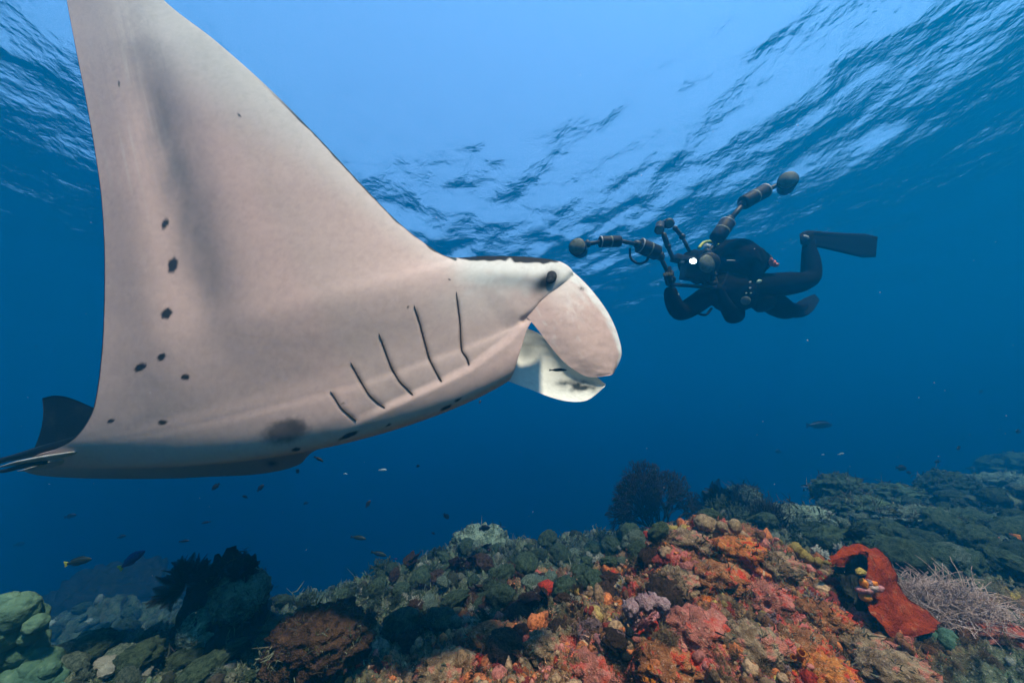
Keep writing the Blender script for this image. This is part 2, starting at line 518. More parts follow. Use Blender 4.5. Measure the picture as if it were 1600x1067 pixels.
    def paddle(name, s1, s2, d1, d2, tip, dtip, thick, cup, colf, parent=root, nu=70, nv=60):
        """curved paddle between two edge curves (pixel rows s1, s2 with depths), closed lens section"""
        u = np.linspace(0, 1, nu)
        A = crom(np.c_[np.array(s1, float), d1], nu); B = crom(np.c_[np.array(s2, float), d2], nu)
        T = np.array([tip[0], tip[1], dtip], float)
        w = sstep(.80, 1.0, u)[:, None] ** 1.5
        A = A * (1 - w) + (T * .35 + A * .65) * w; B = B * (1 - w) + (T * .35 + B * .65) * w
        v = 0.5 - 0.5 * np.cos(np.linspace(0, np.pi, nv))
        G = A[:, None] * (1 - v)[None, :, None] + B[:, None] * v[None, :, None]
        # rounded end: push the middle of the last rows towards the tip
        bl = (sstep(.72, 1, u)[:, None] * np.sin(np.pi * v)[None]) [..., None]
        G = G * (1 - .55 * bl) + (G * .3 + T * .7) * .55 * bl
        X, Y = G[..., 0], G[..., 1]
        D = G[..., 2] - cup * np.sin(np.pi * v)[None] * np.sin(np.pi * (.15 + .8 * u))[:, None]
        D = D + .0014 * fbm(np.stack([X / 30, Y / 14, X * 0], -1), 3)
        prof = np.sqrt(np.clip(np.sin(np.pi * v), 0, 1))[None] * (1 - .97 * sstep(.78, 1, u)[:, None] ** 2)
        P0 = unp(X, Y, D); P1 = unp(X, Y, D + thick * prof)
        n = nu * nv
        idx = np.arange(n).reshape(nu, nv); i2 = idx + n
        i2[:, 0] = idx[:, 0]; i2[:, -1] = idx[:, -1]; i2[-1] = idx[-1]
        f = np.concatenate([grid_faces(nu, nv), i2.reshape(-1)[grid_faces(nu, nv)][:, ::-1]])
        m2 = mesh_np(name, np.concatenate([P0.reshape(-1, 3), P1.reshape(-1, 3)]), f)
        cc = colf(X, Y, u[:, None] + 0 * X, v[None] + 0 * X)
        cattr(m2, 'pigment', np.concatenate([cc[0].reshape(-1, 3), cc[1].reshape(-1, 3)]))
        b = bmesh.new(); b.from_mesh(m2); bmesh.ops.recalc_face_normals(b, faces=b.faces); b.to_mesh(m2); b.free()
        return link(name, m2, SKIN, parent)

    def col_near(X, Y, u, v):
        cc = np.broadcast_to(np.array([.53, .38, .335]), X.shape + (3,)).copy()
        bl = fbm(np.stack([(X + Y) / 30, (X - Y) / 9, X * 0], -1), 4)
        w = np.clip(sstep(.13, .02, v + .04 * bl) + .55 * sstep(.45, .1, u + .18 * bl) * sstep(.75, .2, v) + .35 * sstep(.3, .8, bl) * sstep(.9, .2, u), 0, 1)[..., None]
        cc = cc * (1 - w) + white * w
        w2 = (np.exp(-(((X - 909) / 4) ** 2 + ((Y - 451) / 2.2) ** 2)))[..., None]
        cc = cc * (1 - w2) + dark * w2
        w3 = (.18 * sstep(.1, .7, fbm(np.stack([X / 16, Y / 5, X * 0 + 4], -1), 3)) * sstep(.3, .8, u))[..., None]
        cc = cc * (1 - w3) + np.array([.34, .27, .25]) * w3
        return cc, np.broadcast_to(np.array([.6, .6, .58]), X.shape + (3,))
    paddle('cephalic_fin', [(880, 413), (905, 433), (930, 460), (952, 492), (966, 525), (971, 555), (960, 581)],
           [(822, 494), (838, 512), (856, 536), (874, 558), (893, 575), (920, 589), (952, 587)],
           [1.285, 1.252, 1.22, 1.195, 1.17, 1.15, 1.14], [1.212, 1.172, 1.14, 1.12, 1.105, 1.10, 1.10], (958, 585), 1.115, .045, .026, col_near)
    def col_far(X, Y, u, v):
        cc = np.broadcast_to(np.array([.72, .74, .70]), X.shape + (3,)).copy()
        bl = fbm(np.stack([(X) / 14, Y / 9, X * 0], -1), 4)
        w = (np.exp(-(((X - 902) / 36) ** 2 + ((Y - 603 - (X - 902) * .08) / 10) ** 2)) * 1.25 * (.75 + .7 * bl)).clip(0, 1)[..., None]
        cc = cc * (1 - w) + np.array([.03, .04, .045]) * w
        w = (np.exp(-(((X - 822) / 16) ** 2 + ((Y - 548) / 17) ** 2)) * .7).clip(0, 1)[..., None]
        cc = cc * (1 - w) + np.array([.16, .18, .18]) * w
        w = (.5 * sstep(.25, .8, fbm(np.stack([X / 22, (Y - .5 * X) / 4, X * 0 + 9], -1), 3)) * sstep(.35, .7, v))[..., None]
        cc = cc * (1 - w) + np.array([.45, .48, .46]) * w
        w = (sstep(815, 790, X) * .8)[..., None]
        cc = cc * (1 - w) + np.array([.62, .55, .50]) * w
        return cc, np.broadcast_to(dark, X.shape + (3,))
    paddle('cephalic_fin', [(750, 500), (800, 507), (842, 521), (873, 547), (900, 571), (928, 586), (945, 599)],
           [(715, 600), (775, 592), (822, 606), (856, 619), (888, 627), (918, 625), (943, 606)],
           [1.56, 1.57, 1.58, 1.57, 1.55, 1.54, 1.53], [1.42, 1.44, 1.46, 1.48, 1.49, 1.50, 1.51], (947, 602), 1.515, .07, -.05, col_far)
    # far lower jaw: pale skin that closes the throat between belly and far fin
    # eye
    ed = depth_at(858, 435)
    bm = bmesh.new(); bmesh.ops.create_uvsphere(bm, u_segments=28, v_segments=18, radius=.023)
    bmesh.ops.scale(bm, vec=(.90, .26, 1.20), verts=bm.verts)
    bmesh.ops.rotate(bm, cent=(0, 0, 0), matrix=Matrix.Rotation(math.radians(24), 3, 'Y'), verts=bm.verts)
    bmesh.ops.translate(bm, vec=V(861, 433, ed + .005), verts=bm.verts)
    m2 = bpy.data.meshes.new('eye'); bm.to_mesh(m2); bm.free()
    t = NT('manta_eye'); t.set(color=t.mix(t.ramp(t.noise(60, 2), .4, .65), (.005, .006, .008), (.035, .04, .045)), rough=.6, spec=.1)
    link('eye', m2, t.m, root)
    # gill slits: dark openings, one part each
    t = NT('gill_opening'); t.set(color=t.mix(t.noise(80), (.012, .009, .009), (.05, .035, .032)), rough=.8, spec=.1)
    GM = t.m
    for gp in GILLS:
        pts = crom(np.array(gp, float), 40)
        w = 1.25 * np.sin(np.pi * np.clip(np.linspace(.02, .93, 40), 0, 1)) ** .4
        w = w * (1 + .9 * sstep(.85, 1, np.linspace(0, 1, 40)))
        tan = np.gradient(pts, axis=0); tan /= np.linalg.norm(tan, axis=1)[:, None]
        nrm = np.c_[-tan[:, 1], tan[:, 0]]
        dd = np.array([depth_at(*p) for p in pts])
        k = np.ones(7) / 7; dd = np.convolve(np.pad(dd, 3, 'edge'), k, 'valid')
        rows = []
        for a, dz in ((-1, .002), (-.5, -.0035), (.5, -.0035), (1, .002), (0, .010)):
            q = pts + nrm * (w * a)[:, None]
            rows.append(unp(q[:, 0], q[:, 1], dd + dz - .001))
        G = np.stack(rows, 1)
        f = grid_faces(40, 5, True)
        link('gill_slit', mesh_np('gill_slit', G.reshape(-1, 3), f), GM, root)
    # dorsal fin, tail, pelvic fins
    t = NT('manta_back')
    nn = t.noise(14, 4, .6)
    t.set(color=t.mix(t.ramp(nn, .45, .8), (.003, .005, .006), (.018, .026, .027)), rough=.45, spec=.4, normal=t.bump(t.noise(120, 3), .2, .004))
    BK = t.m
    o1 = np.array([(66, 622), (84, 618), (104, 620), (126, 628), (152, 640), (175, 655)], float)
    o2 = np.array([(54, 699), (68, 695), (85, 691), (104, 686), (128, 680), (165, 676)], float)
    nu, nv2 = 40, 20
    A, B = crom(o1, nu), crom(o2, nu)
    v = np.linspace(0, 1, nv2)
    G = A[:, None] * (1 - v)[None, :, None] + B[:, None] * v[None, :, None]
    G[..., 0] -= (6 * np.sin(np.pi * v) * -1)[None] * np.linspace(1, 0, nu)[:, None]
    tk = (.004 + .030 * np.sqrt(np.sin(np.pi * np.clip(np.linspace(0.02, .9, nu), 0, 1))))[:, None] * (.15 + .85 * v)[None]
    D = 1.47 + 0 * tk
    P0 = unp(G[..., 0], G[..., 1], D - tk / 2); P1 = unp(G[..., 0], G[..., 1], D + tk / 2)
    n = nu * nv2
    ring = []
    f = np.concatenate([grid_faces(nu, nv2), grid_faces(nu, nv2)[:, ::-1] + n])
    e = []
    id0 = np.arange(n).reshape(nu, nv2)
    for line in (id0[:, 0], id0[0, ::-1], id0[-1]):
        for a, b in zip(line[:-1], line[1:]): e.append((b, a, a + n, b + n))
    m2 = mesh_np('dorsal_fin', np.concatenate([P0.reshape(-1, 3), P1.reshape(-1, 3)]), np.concatenate([f, np.array(e)]))
    link('dorsal_fin', m2, BK, root)
    def tube(name, pts, rad, mat, flat=1.0, nseg=14, parent=root, ns=60):
        pts = crom(np.array(pts, float), ns); rad = np.interp(np.linspace(0, 1, ns), np.linspace(0, 1, len(rad)), rad)
        P = unp(pts[:, 0], pts[:, 1], pts[:, 2])
        T = np.gradient(P, axis=0); T /= np.linalg.norm(T, axis=1)[:, None]
        s = np.cross(T, [0, 0, 1.0]); s /= np.linalg.norm(s, axis=1)[:, None]; u_ = np.cross(s, T)
        a = np.linspace(0, 2 * np.pi, nseg, endpoint=False)
        G = P[:, None] + rad[:, None, None] * (np.cos(a)[None, :, None] * s[:, None] + flat * np.sin(a)[None, :, None] * u_[:, None])
        return link(name, mesh_np(name, G.reshape(-1, 3), grid_faces(ns, nseg, True)), mat, parent)
    tube('tail', [(175, 672, 1.50), (120, 688, 1.49), (70, 702, 1.47), (20, 715, 1.45), (-40, 729, 1.43), (-160, 752, 1.4), (-330, 790, 1.36)], [.05, .042, .026, .016, .013, .010, .004], BK, .8)
    PV = simple_mat('pelvic_skin', (.30, .29, .27), .6, .15, .2, 60)
    tube('pelvic_fin', [(130, 705, 1.42), (80, 714, 1.40), (36, 722, 1.385), (-6, 731, 1.37)], [.02, .035, .028, .003], PV, .28)
    tube('pelvic_fin', [(130, 712, 1.47), (90, 722, 1.46), (60, 731, 1.455), (28, 736, 1.45)], [.02, .035, .03, .003], PV, .28)
    tube('clasper', [(70, 722, 1.40), (40, 727, 1.385), (8, 735, 1.37), (-14, 738, 1.36)], [.012, .012, .010, .002], BK, .8)
    return root
MANTA = make_manta()
# ------------------------------------------------------------------ reef terrain
RC = [  # photo column, row, forward distance of points on the reef surface
    (850, 1067, 1.20), (1000, 1067, 1.10), (1150, 1067, 1.05), (1300, 1067, 1.05), (1450, 1080, 1.10), (1600, 1075, 1.15),
    (880, 985, 1.40), (1000, 955, 1.45), (1100, 890, 1.62), (1150, 940, 1.45), (1250, 960, 1.40), (1330, 990, 1.32), (1400, 1030, 1.25),
    (1050, 835, 1.75), (1110, 818, 1.82), (1180, 842, 1.82), (1235, 872, 1.74), (1300, 905, 1.66), (1340, 940, 1.6),
    (1440, 1005, 1.45), (1520, 1030, 1.36), (1470, 965, 1.68), (1560, 955, 1.72), (1600, 905, 1.95), (1600, 980, 1.5),
    (700, 1067, 1.35), (600, 1055, 1.5), (780, 1010, 1.55), (900, 930, 1.9), (800, 935, 2.1), (700, 975, 1.9), (960, 885, 2.3),
    (870, 880, 2.7), (750, 850, 3.5), (820, 860, 3.2), (900, 855, 3.2), (985, 840, 3.3), (620, 900, 3.0), (560, 910, 3.2), (500, 955, 3.0),
    (650, 950, 2.4), (560, 1005, 1.6), (500, 1035, 1.42), (420, 1067, 1.32), (330, 1067, 1.35), (200, 1067, 1.3), (100, 1060, 1.3), (0, 1090, 1.2),
    (440, 960, 3.0), (200, 1025, 1.75), (120, 1015, 1.9), (330, 990, 2.1), (20, 1040, 1.7), (240, 985, 2.6),
    (170, 930, 5.2), (90, 950, 5.2), (250, 945, 5.2), (150, 990, 4.2), (0, 990, 4.5), (380, 945, 5.5),
    (1150, 815, 2.9), (1230, 850, 2.5), (1285, 785, 4.2), (1330, 790, 4.0), (1390, 795, 4.4), (1350, 830, 2.9), (1450, 815, 3.2), (1440, 795, 4.4),
    (1500, 785, 4.9), (1600, 772, 5.3), (1600, 820, 3.0), (1500, 870, 2.35), (1400, 880, 2.1), (1200, 812, 4.2), (1100, 822, 4.6), (1400, 800, 6.5), (1600, 785, 7.5), (1250, 815, 6.0)]
_c = np.array(RC, float)
_W = unp(_c[:, 0], _c[:, 1], _c[:, 2])
_E = np.array([(0, -3, -.9), (3, -2, -.8), (-3, -2, -1.2), (5, 1, -.5), (6, 4, -.45), (-5, 1, -1.9), (-6, 5, -2.6), (-2, 8, -2.4), (1, 8, -1.6), (4, 8.5, -1.6), (8, 8, -.9),
               (0, 12, -3.6), (6, 13, -1.9), (-6, 12, -4.4), (11, 11, -2.0), (-12, 6, -5), (12, 2, -.6), (14, 18, -3.2), (0, 20, -7), (-12, 18, -8), (0, -10, -1.6), (10, -8, -1), (-10, -8, -3)], float)
_K = np.concatenate([_W, _E])
def _rbf(r): return r                      # biharmonic in 2-D, robust
_n = len(_K)
_A = np.linalg.norm(_K[:, None, :2] - _K[None, :, :2], axis=-1)
_A = np.sqrt(_A ** 2 + .02 ** 2)
_Mx = np.zeros((_n + 3, _n + 3)); _Mx[:_n, :_n] = _A - 0.02 * np.eye(_n)
_Mx[:_n, _n] = 1; _Mx[:_n, _n + 1:] = _K[:, :2]; _Mx[_n:, :_n] = _Mx[:_n, _n:].T
_wt = np.linalg.solve(_Mx, np.concatenate([_K[:, 2], np.zeros(3)]))
def ground0(x, y):
    sh = x.shape; x, y = x.ravel(), y.ravel()
    out = np.empty_like(x)
    for a in range(0, len(x), 40000):
        q = np.stack([x[a:a + 40000], y[a:a + 40000]], -1)
        r = np.sqrt(((q[:, None] - _K[None, :, :2]) ** 2).sum(-1) + .02 ** 2)
        out[a:a + 40000] = r @ _wt[:_n] + _wt[_n] + q @ _wt[_n + 1:]
    return out.reshape(sh)
def billow(P, o=4): 
    r, a, s = 0, 1.0, 1.0
    for k in range(o):
        r = r + a * (1 - 2.2 * np.abs(noise3(P * s + 31.7 * k))); a *= .52; s *= 2.15
    return r

def make_reef():
    # angles measured from +Y; dense across the view, sparse behind
    front = np.linspace(-68, 68, 920)
    back = np.linspace(68, 292, 90)[1:-1]
    ang = np.radians(np.concatenate([front, back]))
    rr = np.concatenate([np.geomspace(.45, .95, 16)[:-1], np.geomspace(.95, 9.0, 350), np.geomspace(9.0, 34, 40)[1:]])
    Rr, An = np.meshgrid(rr, ang, indexing='ij')
    X, Y = Rr * np.sin(An), Rr * np.cos(An)
    # heights from a coarser lattice for speed
    Z = ground0(X[::2, ::2], Y[::2, ::2])
    ri = np.arange(len(rr)) / 2; ai = np.arange(len(ang)) / 2
    r0 = np.clip(np.floor(ri).astype(int), 0, Z.shape[0] - 2); a0 = np.clip(np.floor(ai).astype(int), 0, Z.shape[1] - 2)
    fr = (ri - r0)[:, None]; fa = (ai - a0)[None]
    Z = (Z[r0][:, a0] * (1 - fr) * (1 - fa) + Z[r0 + 1][:, a0] * fr * (1 - fa) + Z[r0][:, a0 + 1] * (1 - fr) * fa + Z[r0 + 1][:, a0 + 1] * fr * fa)
    Z = np.minimum(Z, .6) - 9 * sstep(14, 34, Rr)
    P = np.stack([X, Y, Z], -1)
    gx = np.gradient(P, axis=0); gy = np.gradient(P, axis=1)
    n = np.cross(gy, gx); n /= np.linalg.norm(n, axis=-1, keepdims=True) + 1e-9
    n = np.where(n[..., 2:] < 0, -n, n)
    far = sstep(1.6, 5, Rr)
    a1 = .045 + .12 * far
    # knolls, lumps and pits of growing rock
    b1 = billow(P * 2.2, 3) * .5
    b2 = billow(P * 7.5 + 5, 3) * .5
    b3 = fbm(P * 26 + 9, 3)
    pit = sstep(.22, .62, noise3(P * 3.3 + 40)) + .7 * sstep(.25, .6, noise3(P * 8.5 + 70))
    b4 = billow(P * 34 + 3, 2) * .5
    b1, b2, b4 = b1 - b1.mean(), b2 - b2.mean(), b4 - b4.mean()
    h = (.10 + .09 * far) * b1 + (.075 + .035 * far) * b2 + (.022 + .012 * far) * b3 + .016 * b4 - (.10 + .06 * far) * pit - .05 * far
    P = P + n * h[..., None] * sstep(.3, .9, Rr)[..., None]
    nr, na = X.shape
    idx = np.arange(nr * na).reshape(nr, na)
    f = grid_faces(nr, na, True)
    me = mesh_np('reef', P.reshape(-1, 3), f)
    px, py, d = proj(P)
    # where red sponges and coralline crust grow: the knoll on the right and some outcrops
    def blob(cx, cy, rx, ry): return np.exp(-(((px - cx) / rx) ** 2 + ((py - cy) / ry) ** 2) ** 1.5) * (d > .2) * (d < 2.6)
    warm = np.clip(blob(1150, 985, 250, 130) + .9 * blob(1130, 850, 110, 60) + .7 * blob(1000, 1060, 130, 90) + .75 * blob(760, 990, 90, 40) + .5 * blob(700, 1050, 160, 40)
                   + .8 * blob(500, 985, 75, 42) + .5 * blob(830, 900, 60, 25) + .45 * blob(1540, 960, 120, 50) + .5 * blob(1340, 1020, 140, 70) + .35 * blob(950, 885, 60, 30), 0, 1)
    warm = np.clip(warm * (1.0 + .5 * fbm(P * 6 + 2, 2)), 0, 1)
    fattr(me, 'warm', warm.ravel())
    fattr(me, 'pit', np.clip(pit, 0, 1).ravel())
    t = NT('reef_crust')
    o = t.obj()
    A = t.noise(9, 5, .62); B = t.noise(23, 4, .6); Cn = t.noise(70, 3, .6); Dn = t.noise(5.3, 4, .6, dist=.6); En = t.noise(150, 2, .5)
    c = t.mix(t.ramp(A, .38, .62), (.030, .042, .026), (.115, .13, .080))
    c = t.mix(t.ramp(B, .52, .66), c, (.08, .125, .07))
    c = t.mix(t.ramp(Cn, .56, .72), c, (.26, .26, .20))
    c = t.mix(t.math('MULTIPLY', t.ramp(Dn, .55, .66), .6), c, (.075, .065, .05))
    w = t.attr('warm')
    wn_ = t.math('MULTIPLY', w, 1.0)
    tan = t.mix(t.ramp(B, .4, .65), (.17, .052, .020), (.40, .17, .07))
    c = t.mix(t.math('MULTIPLY', wn_, .85, clamp=True), c, tan)
    v = t.voro(11, o); rv = t.new('ShaderNodeSeparateColor'); t.l.new(v.outputs['Color'], rv.inputs[0])
    redm = t.math('MULTIPLY', t.ramp(t.math('ADD', t.noise(12, 4, .65), t.math('MULTIPLY', wn_, .16)), 0.61, .70), t.ramp(wn_, .25, .6))
    redc = t.mix(rv.outputs[0], (.38, .030, .016), (.46, .12, .10))
    redc = t.mix(t.ramp(Cn, .5, .7), redc, (.45, .19, .16))
    c = t.mix(redm, c, redc)
    orm = t.math('MULTIPLY', t.ramp(t.noise(13, 3, .6, dist=.4), .62, .70), t.ramp(wn_, .2, .5))
    c = t.mix(orm, c, (.60, .15, .025))
    ylm = t.math('MULTIPLY', t.ramp(t.noise(14.5, 3, .6), .64, .70), t.ramp(wn_, .1, .4))
    c = t.mix(ylm, c, (.42, .30, .08))
    c = t.mix(t.math('MULTIPLY', t.ramp(En, .6, .75), .5), c, (.30, .26, .21))
    c = t.mix(t.math('MULTIPLY', t.ramp(t.noise(38, 3, .6), .58, .70), .8), c, (.016, .014, .012))
    hh = t.math('ADD', t.math('ADD', t.math('MULTIPLY', B, .6), Cn), t.math('MULTIPLY', En, .5))
    t.set(color=c, rough=.9, spec=.08, normal=t.bump(hh, .9, .018))
    ob = link('reef', me, t.m)
    tag(ob, kind='structure')
    return P, px, py, d, warm
RP, RPX, RPY, RD, RWARM = make_reef()
_g0 = np.gradient(RP, axis=0); _g1 = np.gradient(RP, axis=1)
RNRM = np.cross(_g1, _g0); RNRM /= np.linalg.norm(RNRM, axis=-1, keepdims=True) + 1e-9
RNRM = np.where(RNRM[..., 2:] < 0, -RNRM, RNRM)

# flat sand far below the drop-off, out to where the water swallows it
def make_seabed():
    n = 160
    u = np.linspace(-1, 1, n); xs = np.sinh(4 * u) / np.sinh(4) * 322
    X, Y = np.meshgrid(xs, xs + 6, indexing='ij')
    Z = -13.5 + 1.6 * fbm(np.stack([X / 14, Y / 14, X * 0], -1), 4)
    Z = Z + 6.0 * np.exp(-((X - 20) / 26) ** 2 - ((Y - 24) / 26) ** 2) - 2 * sstep(0, 60, -X)
    me = mesh_np('seabed', np.stack([X, Y, Z], -1).reshape(-1, 3), grid_faces(n, n))
    if me.polygons[0].normal.z < 0: me.flip_normals()
    tag(link('seabed', me, simple_mat('seabed_sand', (.30, .27, .20), .95, .05, .3, .6, .4, .2)), kind='structure')
make_seabed()

def hit(px, py, dmin=.5, dmax=20):
    """nearest reef point seen at a photo pixel: position, normal, distance"""
    m = (np.abs(RPX - px) < 9) & (np.abs(RPY - py) < 9) & (RD > dmin) & (RD < dmax)
    if not m.any():
        m = (np.abs(RPX - px) < 40) & (np.abs(RPY - py) < 40) & (RD > dmin) & (RD < dmax)
    if not m.any():
        return unp(px, py, 3.0), np.array([0, 0, 1.0]), 3.0
    ii = np.argwhere(m); dd = RD[m]
    near = ii[dd < dd.min() + .12]
    k = near[np.argmin((RPX[near[:, 0], near[:, 1]] - px) ** 2 + (RPY[near[:, 0], near[:, 1]] - py) ** 2)]
    return RP[k[0], k[1]], RNRM[k[0], k[1]], RD[k[0], k[1]]
import re
# ------------------------------------------------------------------ reef life: generators (unit size, base at the origin, up +Z)
def ico(sub=3):
    bm = bmesh.new(); bmesh.ops.create_icosphere(bm, subdivisions=sub, radius=1.0)
    v = np.array([q.co[:] for q in bm.verts]); f = np.array([[q.index for q in p.verts] for p in bm.faces]); bm.free()
    return v, f
ICO = {k: ico(k) for k in (1, 2, 3, 4, 5)}
def tubes(paths, rads, ns=5):
    """join many tapering tubes; paths: list of (k,3), rads: list of (k,)"""
    V_, F_ = [], []; off = 0
    a = np.linspace(0, 2 * np.pi, ns, endpoint=False); ca, sa_ = np.cos(a)[None, :, None], np.sin(a)[None, :, None]
    for P, r in zip(paths, rads):
        P = np.asarray(P, float); r = np.broadcast_to(np.asarray(r, float), (len(P),))
        T = np.gradient(P, axis=0); T /= np.linalg.norm(T, axis=1)[:, None] + 1e-9
        ref = np.array([0, 0, 1.0]) if abs(T[0, 2]) < .9 else np.array([1.0, 0, 0])
        s = np.cross(T, ref); s /= np.linalg.norm(s, axis=1)[:, None] + 1e-9; u = np.cross(s, T)
        G = P[:, None] + r[:, None, None] * (ca * s[:, None] + sa_ * u[:, None])
        k = len(P)
        V_.append(G.reshape(-1, 3)); F_.append(grid_faces(k, ns, True) + off)
        V_.append(P[-1:] + T[-1:] * r[-1]); V_.append(P[:1] - T[:1] * r[0] * .3)
        tip = off + k * ns
        for j in range(ns):
            F_.append(np.array([[off + (k - 1) * ns + j, off + (k - 1) * ns + (j + 1) % ns, tip, tip]]))
            F_.append(np.array([[off + (j + 1) % ns, off + j, tip + 1, tip + 1]]))
        off += k * ns + 2
    return np.concatenate(V_), np.concatenate(F_)
def quads_mesh(name, v, f):
    """mesh from quads where a repeated last index means triangle"""
    f = np.asarray(f)
    tri = f[:, 2] == f[:, 3]
    me = bpy.data.meshes.new(name)
    nt, nq = tri.sum(), (~tri).sum()
    loops = np.concatenate([f[~tri].ravel(), f[tri][:, :3].ravel()]).astype(np.int32)
    me.vertices.add(len(v)); me.vertices.foreach_set('co', np.ascontiguousarray(v, dtype=np.float32).ravel())
    me.loops.add(len(loops)); me.loops.foreach_set('vertex_index', loops)
    me.polygons.add(nt + nq)
    me.polygons.foreach_set('loop_start', np.concatenate([np.arange(nq) * 4, nq * 4 + np.arange(nt) * 3]).astype(np.int32))
    me.update(calc_edges=True)
    me.polygons.foreach_set('use_smooth', np.ones(len(me.polygons), dtype=bool))
    return me
def shade(me):
    me.polygons.foreach_set('use_smooth', np.ones(len(me.polygons), dtype=bool)); return me

def g_head(seed, sub=4, rough=1.0, squash=.75):
    v, f = ICO[sub]; o = seed * 7.7
    r = 1 + rough * (.30 * billow(v * 1.3 + o, 2) * .6 + .20 * billow(v * 3.6 + o, 2) * .6 + .09 * billow(v * 9 + o, 2) * .6 + .07 * fbm(v * 16 + o, 2))
    p = v * r[:, None] * np.array([1, 1, squash]); p[:, 2] += .35
    return shade(mesh_np('coral_head', p * .5, f))
def g_branch(seed, n=26, depth=2, spread=1.0, thick=.05, length=.42, ns=5):
    rs = np.random.RandomState(seed); paths, rads = [], []
    def grow(p, d, L, r, lev):
        q = [p]; dd = d.copy()
        for k in range(3):
            dd = dd + rs.normal(size=3) * .22; dd /= np.linalg.norm(dd); q.append(q[-1] + dd * L / 3)
        paths.append(np.array(q)); rads.append(np.linspace(r, r * .72, 4))
        if lev > 0:
            for _ in range(rs.randint(2, 4)):
                nd = dd + rs.normal(size=3) * .7; nd /= np.linalg.norm(nd); grow(q[-1], nd, L * .68, r * .75, lev - 1)
    for k in range(n):
        a = rs.rand() * 6.283; t = rs.rand() ** .6 * 1.15 * spread
        d = np.array([math.sin(t) * math.cos(a), math.sin(t) * math.sin(a), math.cos(t)])
        grow(d * np.array([.12, .12, 0]), d, length * (.6 + .6 * rs.rand()), thick * (.7 + .6 * rs.rand()), depth)
    return quads_mesh('branching_coral', *tubes(paths, rads, ns))
def g_bush(seed, n=150, thick=.008, curl=.35, flat=1.0, seg=6, up=.2, ns=3, droop=0.0):
    rs = np.random.RandomState(seed); paths, rads = [], []
    for k in range(n):
        d = rs.normal(size=3); d[2] = abs(d[2]) * flat + up; d /= np.linalg.norm(d)
        L = .35 + .3 * rs.rand(); p = rs.normal(size=3) * .05; p[2] = abs(p[2]) * .3; q = [p]
        for s in range(seg):
            d = d + rs.normal(size=3) * curl + np.array([0, 0, droop]); d /= np.linalg.norm(d); q.append(q[-1] + d * L / seg)
            if s == seg // 2 and rs.rand() < .8:
                d2 = d + rs.normal(size=3) * .6; d2 /= np.linalg.norm(d2)
                paths.append(np.array([q[-1], q[-1] + d2 * L * .2, q[-1] + (d2 + rs.normal(size=3) * .3) * L * .38])); rads.append(np.array([thick, thick * .8, thick * .5]))
        paths.append(np.array(q)); rads.append(np.linspace(thick * 1.3, thick * .6, seg + 1))
    return quads_mesh('bush', *tubes(paths, rads, ns))
def g_wisp(seed, n=3600, seg=7):
    rs = np.random.RandomState(seed); paths, rads = [], []
    for k in range(n):
        d = rs.normal(size=3); d[2] = abs(d[2]) + .1; d /= np.linalg.norm(d)
        L = .30 + .16 * rs.rand(); ax = rs.normal(size=3) * .30; q = [d * L * rs.rand() * .5]
        for s in range(seg):
            d = d + np.cross(ax, d) + rs.normal(size=3) * .10 + np.array([0, 0, -.05]); d /= np.linalg.norm(d); q.append(q[-1] + d * L * .62 / seg)
        paths.append(np.array(q)); rads.append(np.linspace(.0030, .0016, seg + 1))
    return quads_mesh('bush', *tubes(paths, rads, 3))
def g_plate(seed, n=4):
    rs = np.random.RandomState(seed); V_, F_ = [], []; off = 0
    for k in range(n):
        nu, nr = 40, 7
        a = np.linspace(0, 2 * np.pi, nu, endpoint=False); r = np.linspace(.06, 1, nr)
        ph = rs.rand(4) * 6.28
        rim = .42 * (.7 + .5 * rs.rand()) * (1 + .16 * np.sin(3 * a + ph[0]) + .10 * np.sin(7 * a + ph[1]) + .05 * np.sin(15 * a + ph[2]))
        Rr = r[:, None] * rim[None]
        c = np.array([rs.normal() * .16, rs.normal() * .16, .10 + .13 * k])
        til = rs.normal(size=2) * .3
        X, Y = Rr * np.cos(a), Rr * np.sin(a)
        Z = .16 * r[:, None] ** 1.6 + .03 * r[:, None] * np.sin(5 * a + ph[3])[None] + til[0] * X + til[1] * Y
        th = .035 * (1 - .5 * r[:, None]) + 0 * X
        top = np.stack([X, Y, Z], -1) + c; bot = np.stack([X * .98, Y * .98, Z - th], -1) + c
        bot[0, :, 2] = -.05
        ring = np.concatenate([bot, top[::-1]])
        V_.append(ring.reshape(-1, 3)); F_.append(grid_faces(2 * nr, nu, True) + off); off += 2 * nr * nu
    return shade(mesh_np('plate_coral', np.concatenate(V_), np.concatenate(F_)))
def g_lobes(seed, n=9, sub=3, flat=1.0):
    rs = np.random.RandomState(seed); V_, F_ = [], []; off = 0
    v, f = ICO[sub]
    for k in range(n):
        r = .12 + .14 * rs.rand(); c = rs.normal(size=3) * np.array([.24, .24, .12]); c[2] = abs(c[2]) + .08
        sc = 1 + .22 * fbm(v * 2.2 + seed * 3 + k, 3)
        q = v * (r * sc)[:, None] * np.array([1, 1, .8 + .5 * rs.rand()]) + c
        V_.append(q); F_.append(f + off); off += len(v)
    return shade(mesh_np('lobes', np.concatenate(V_), np.concatenate(F_)))
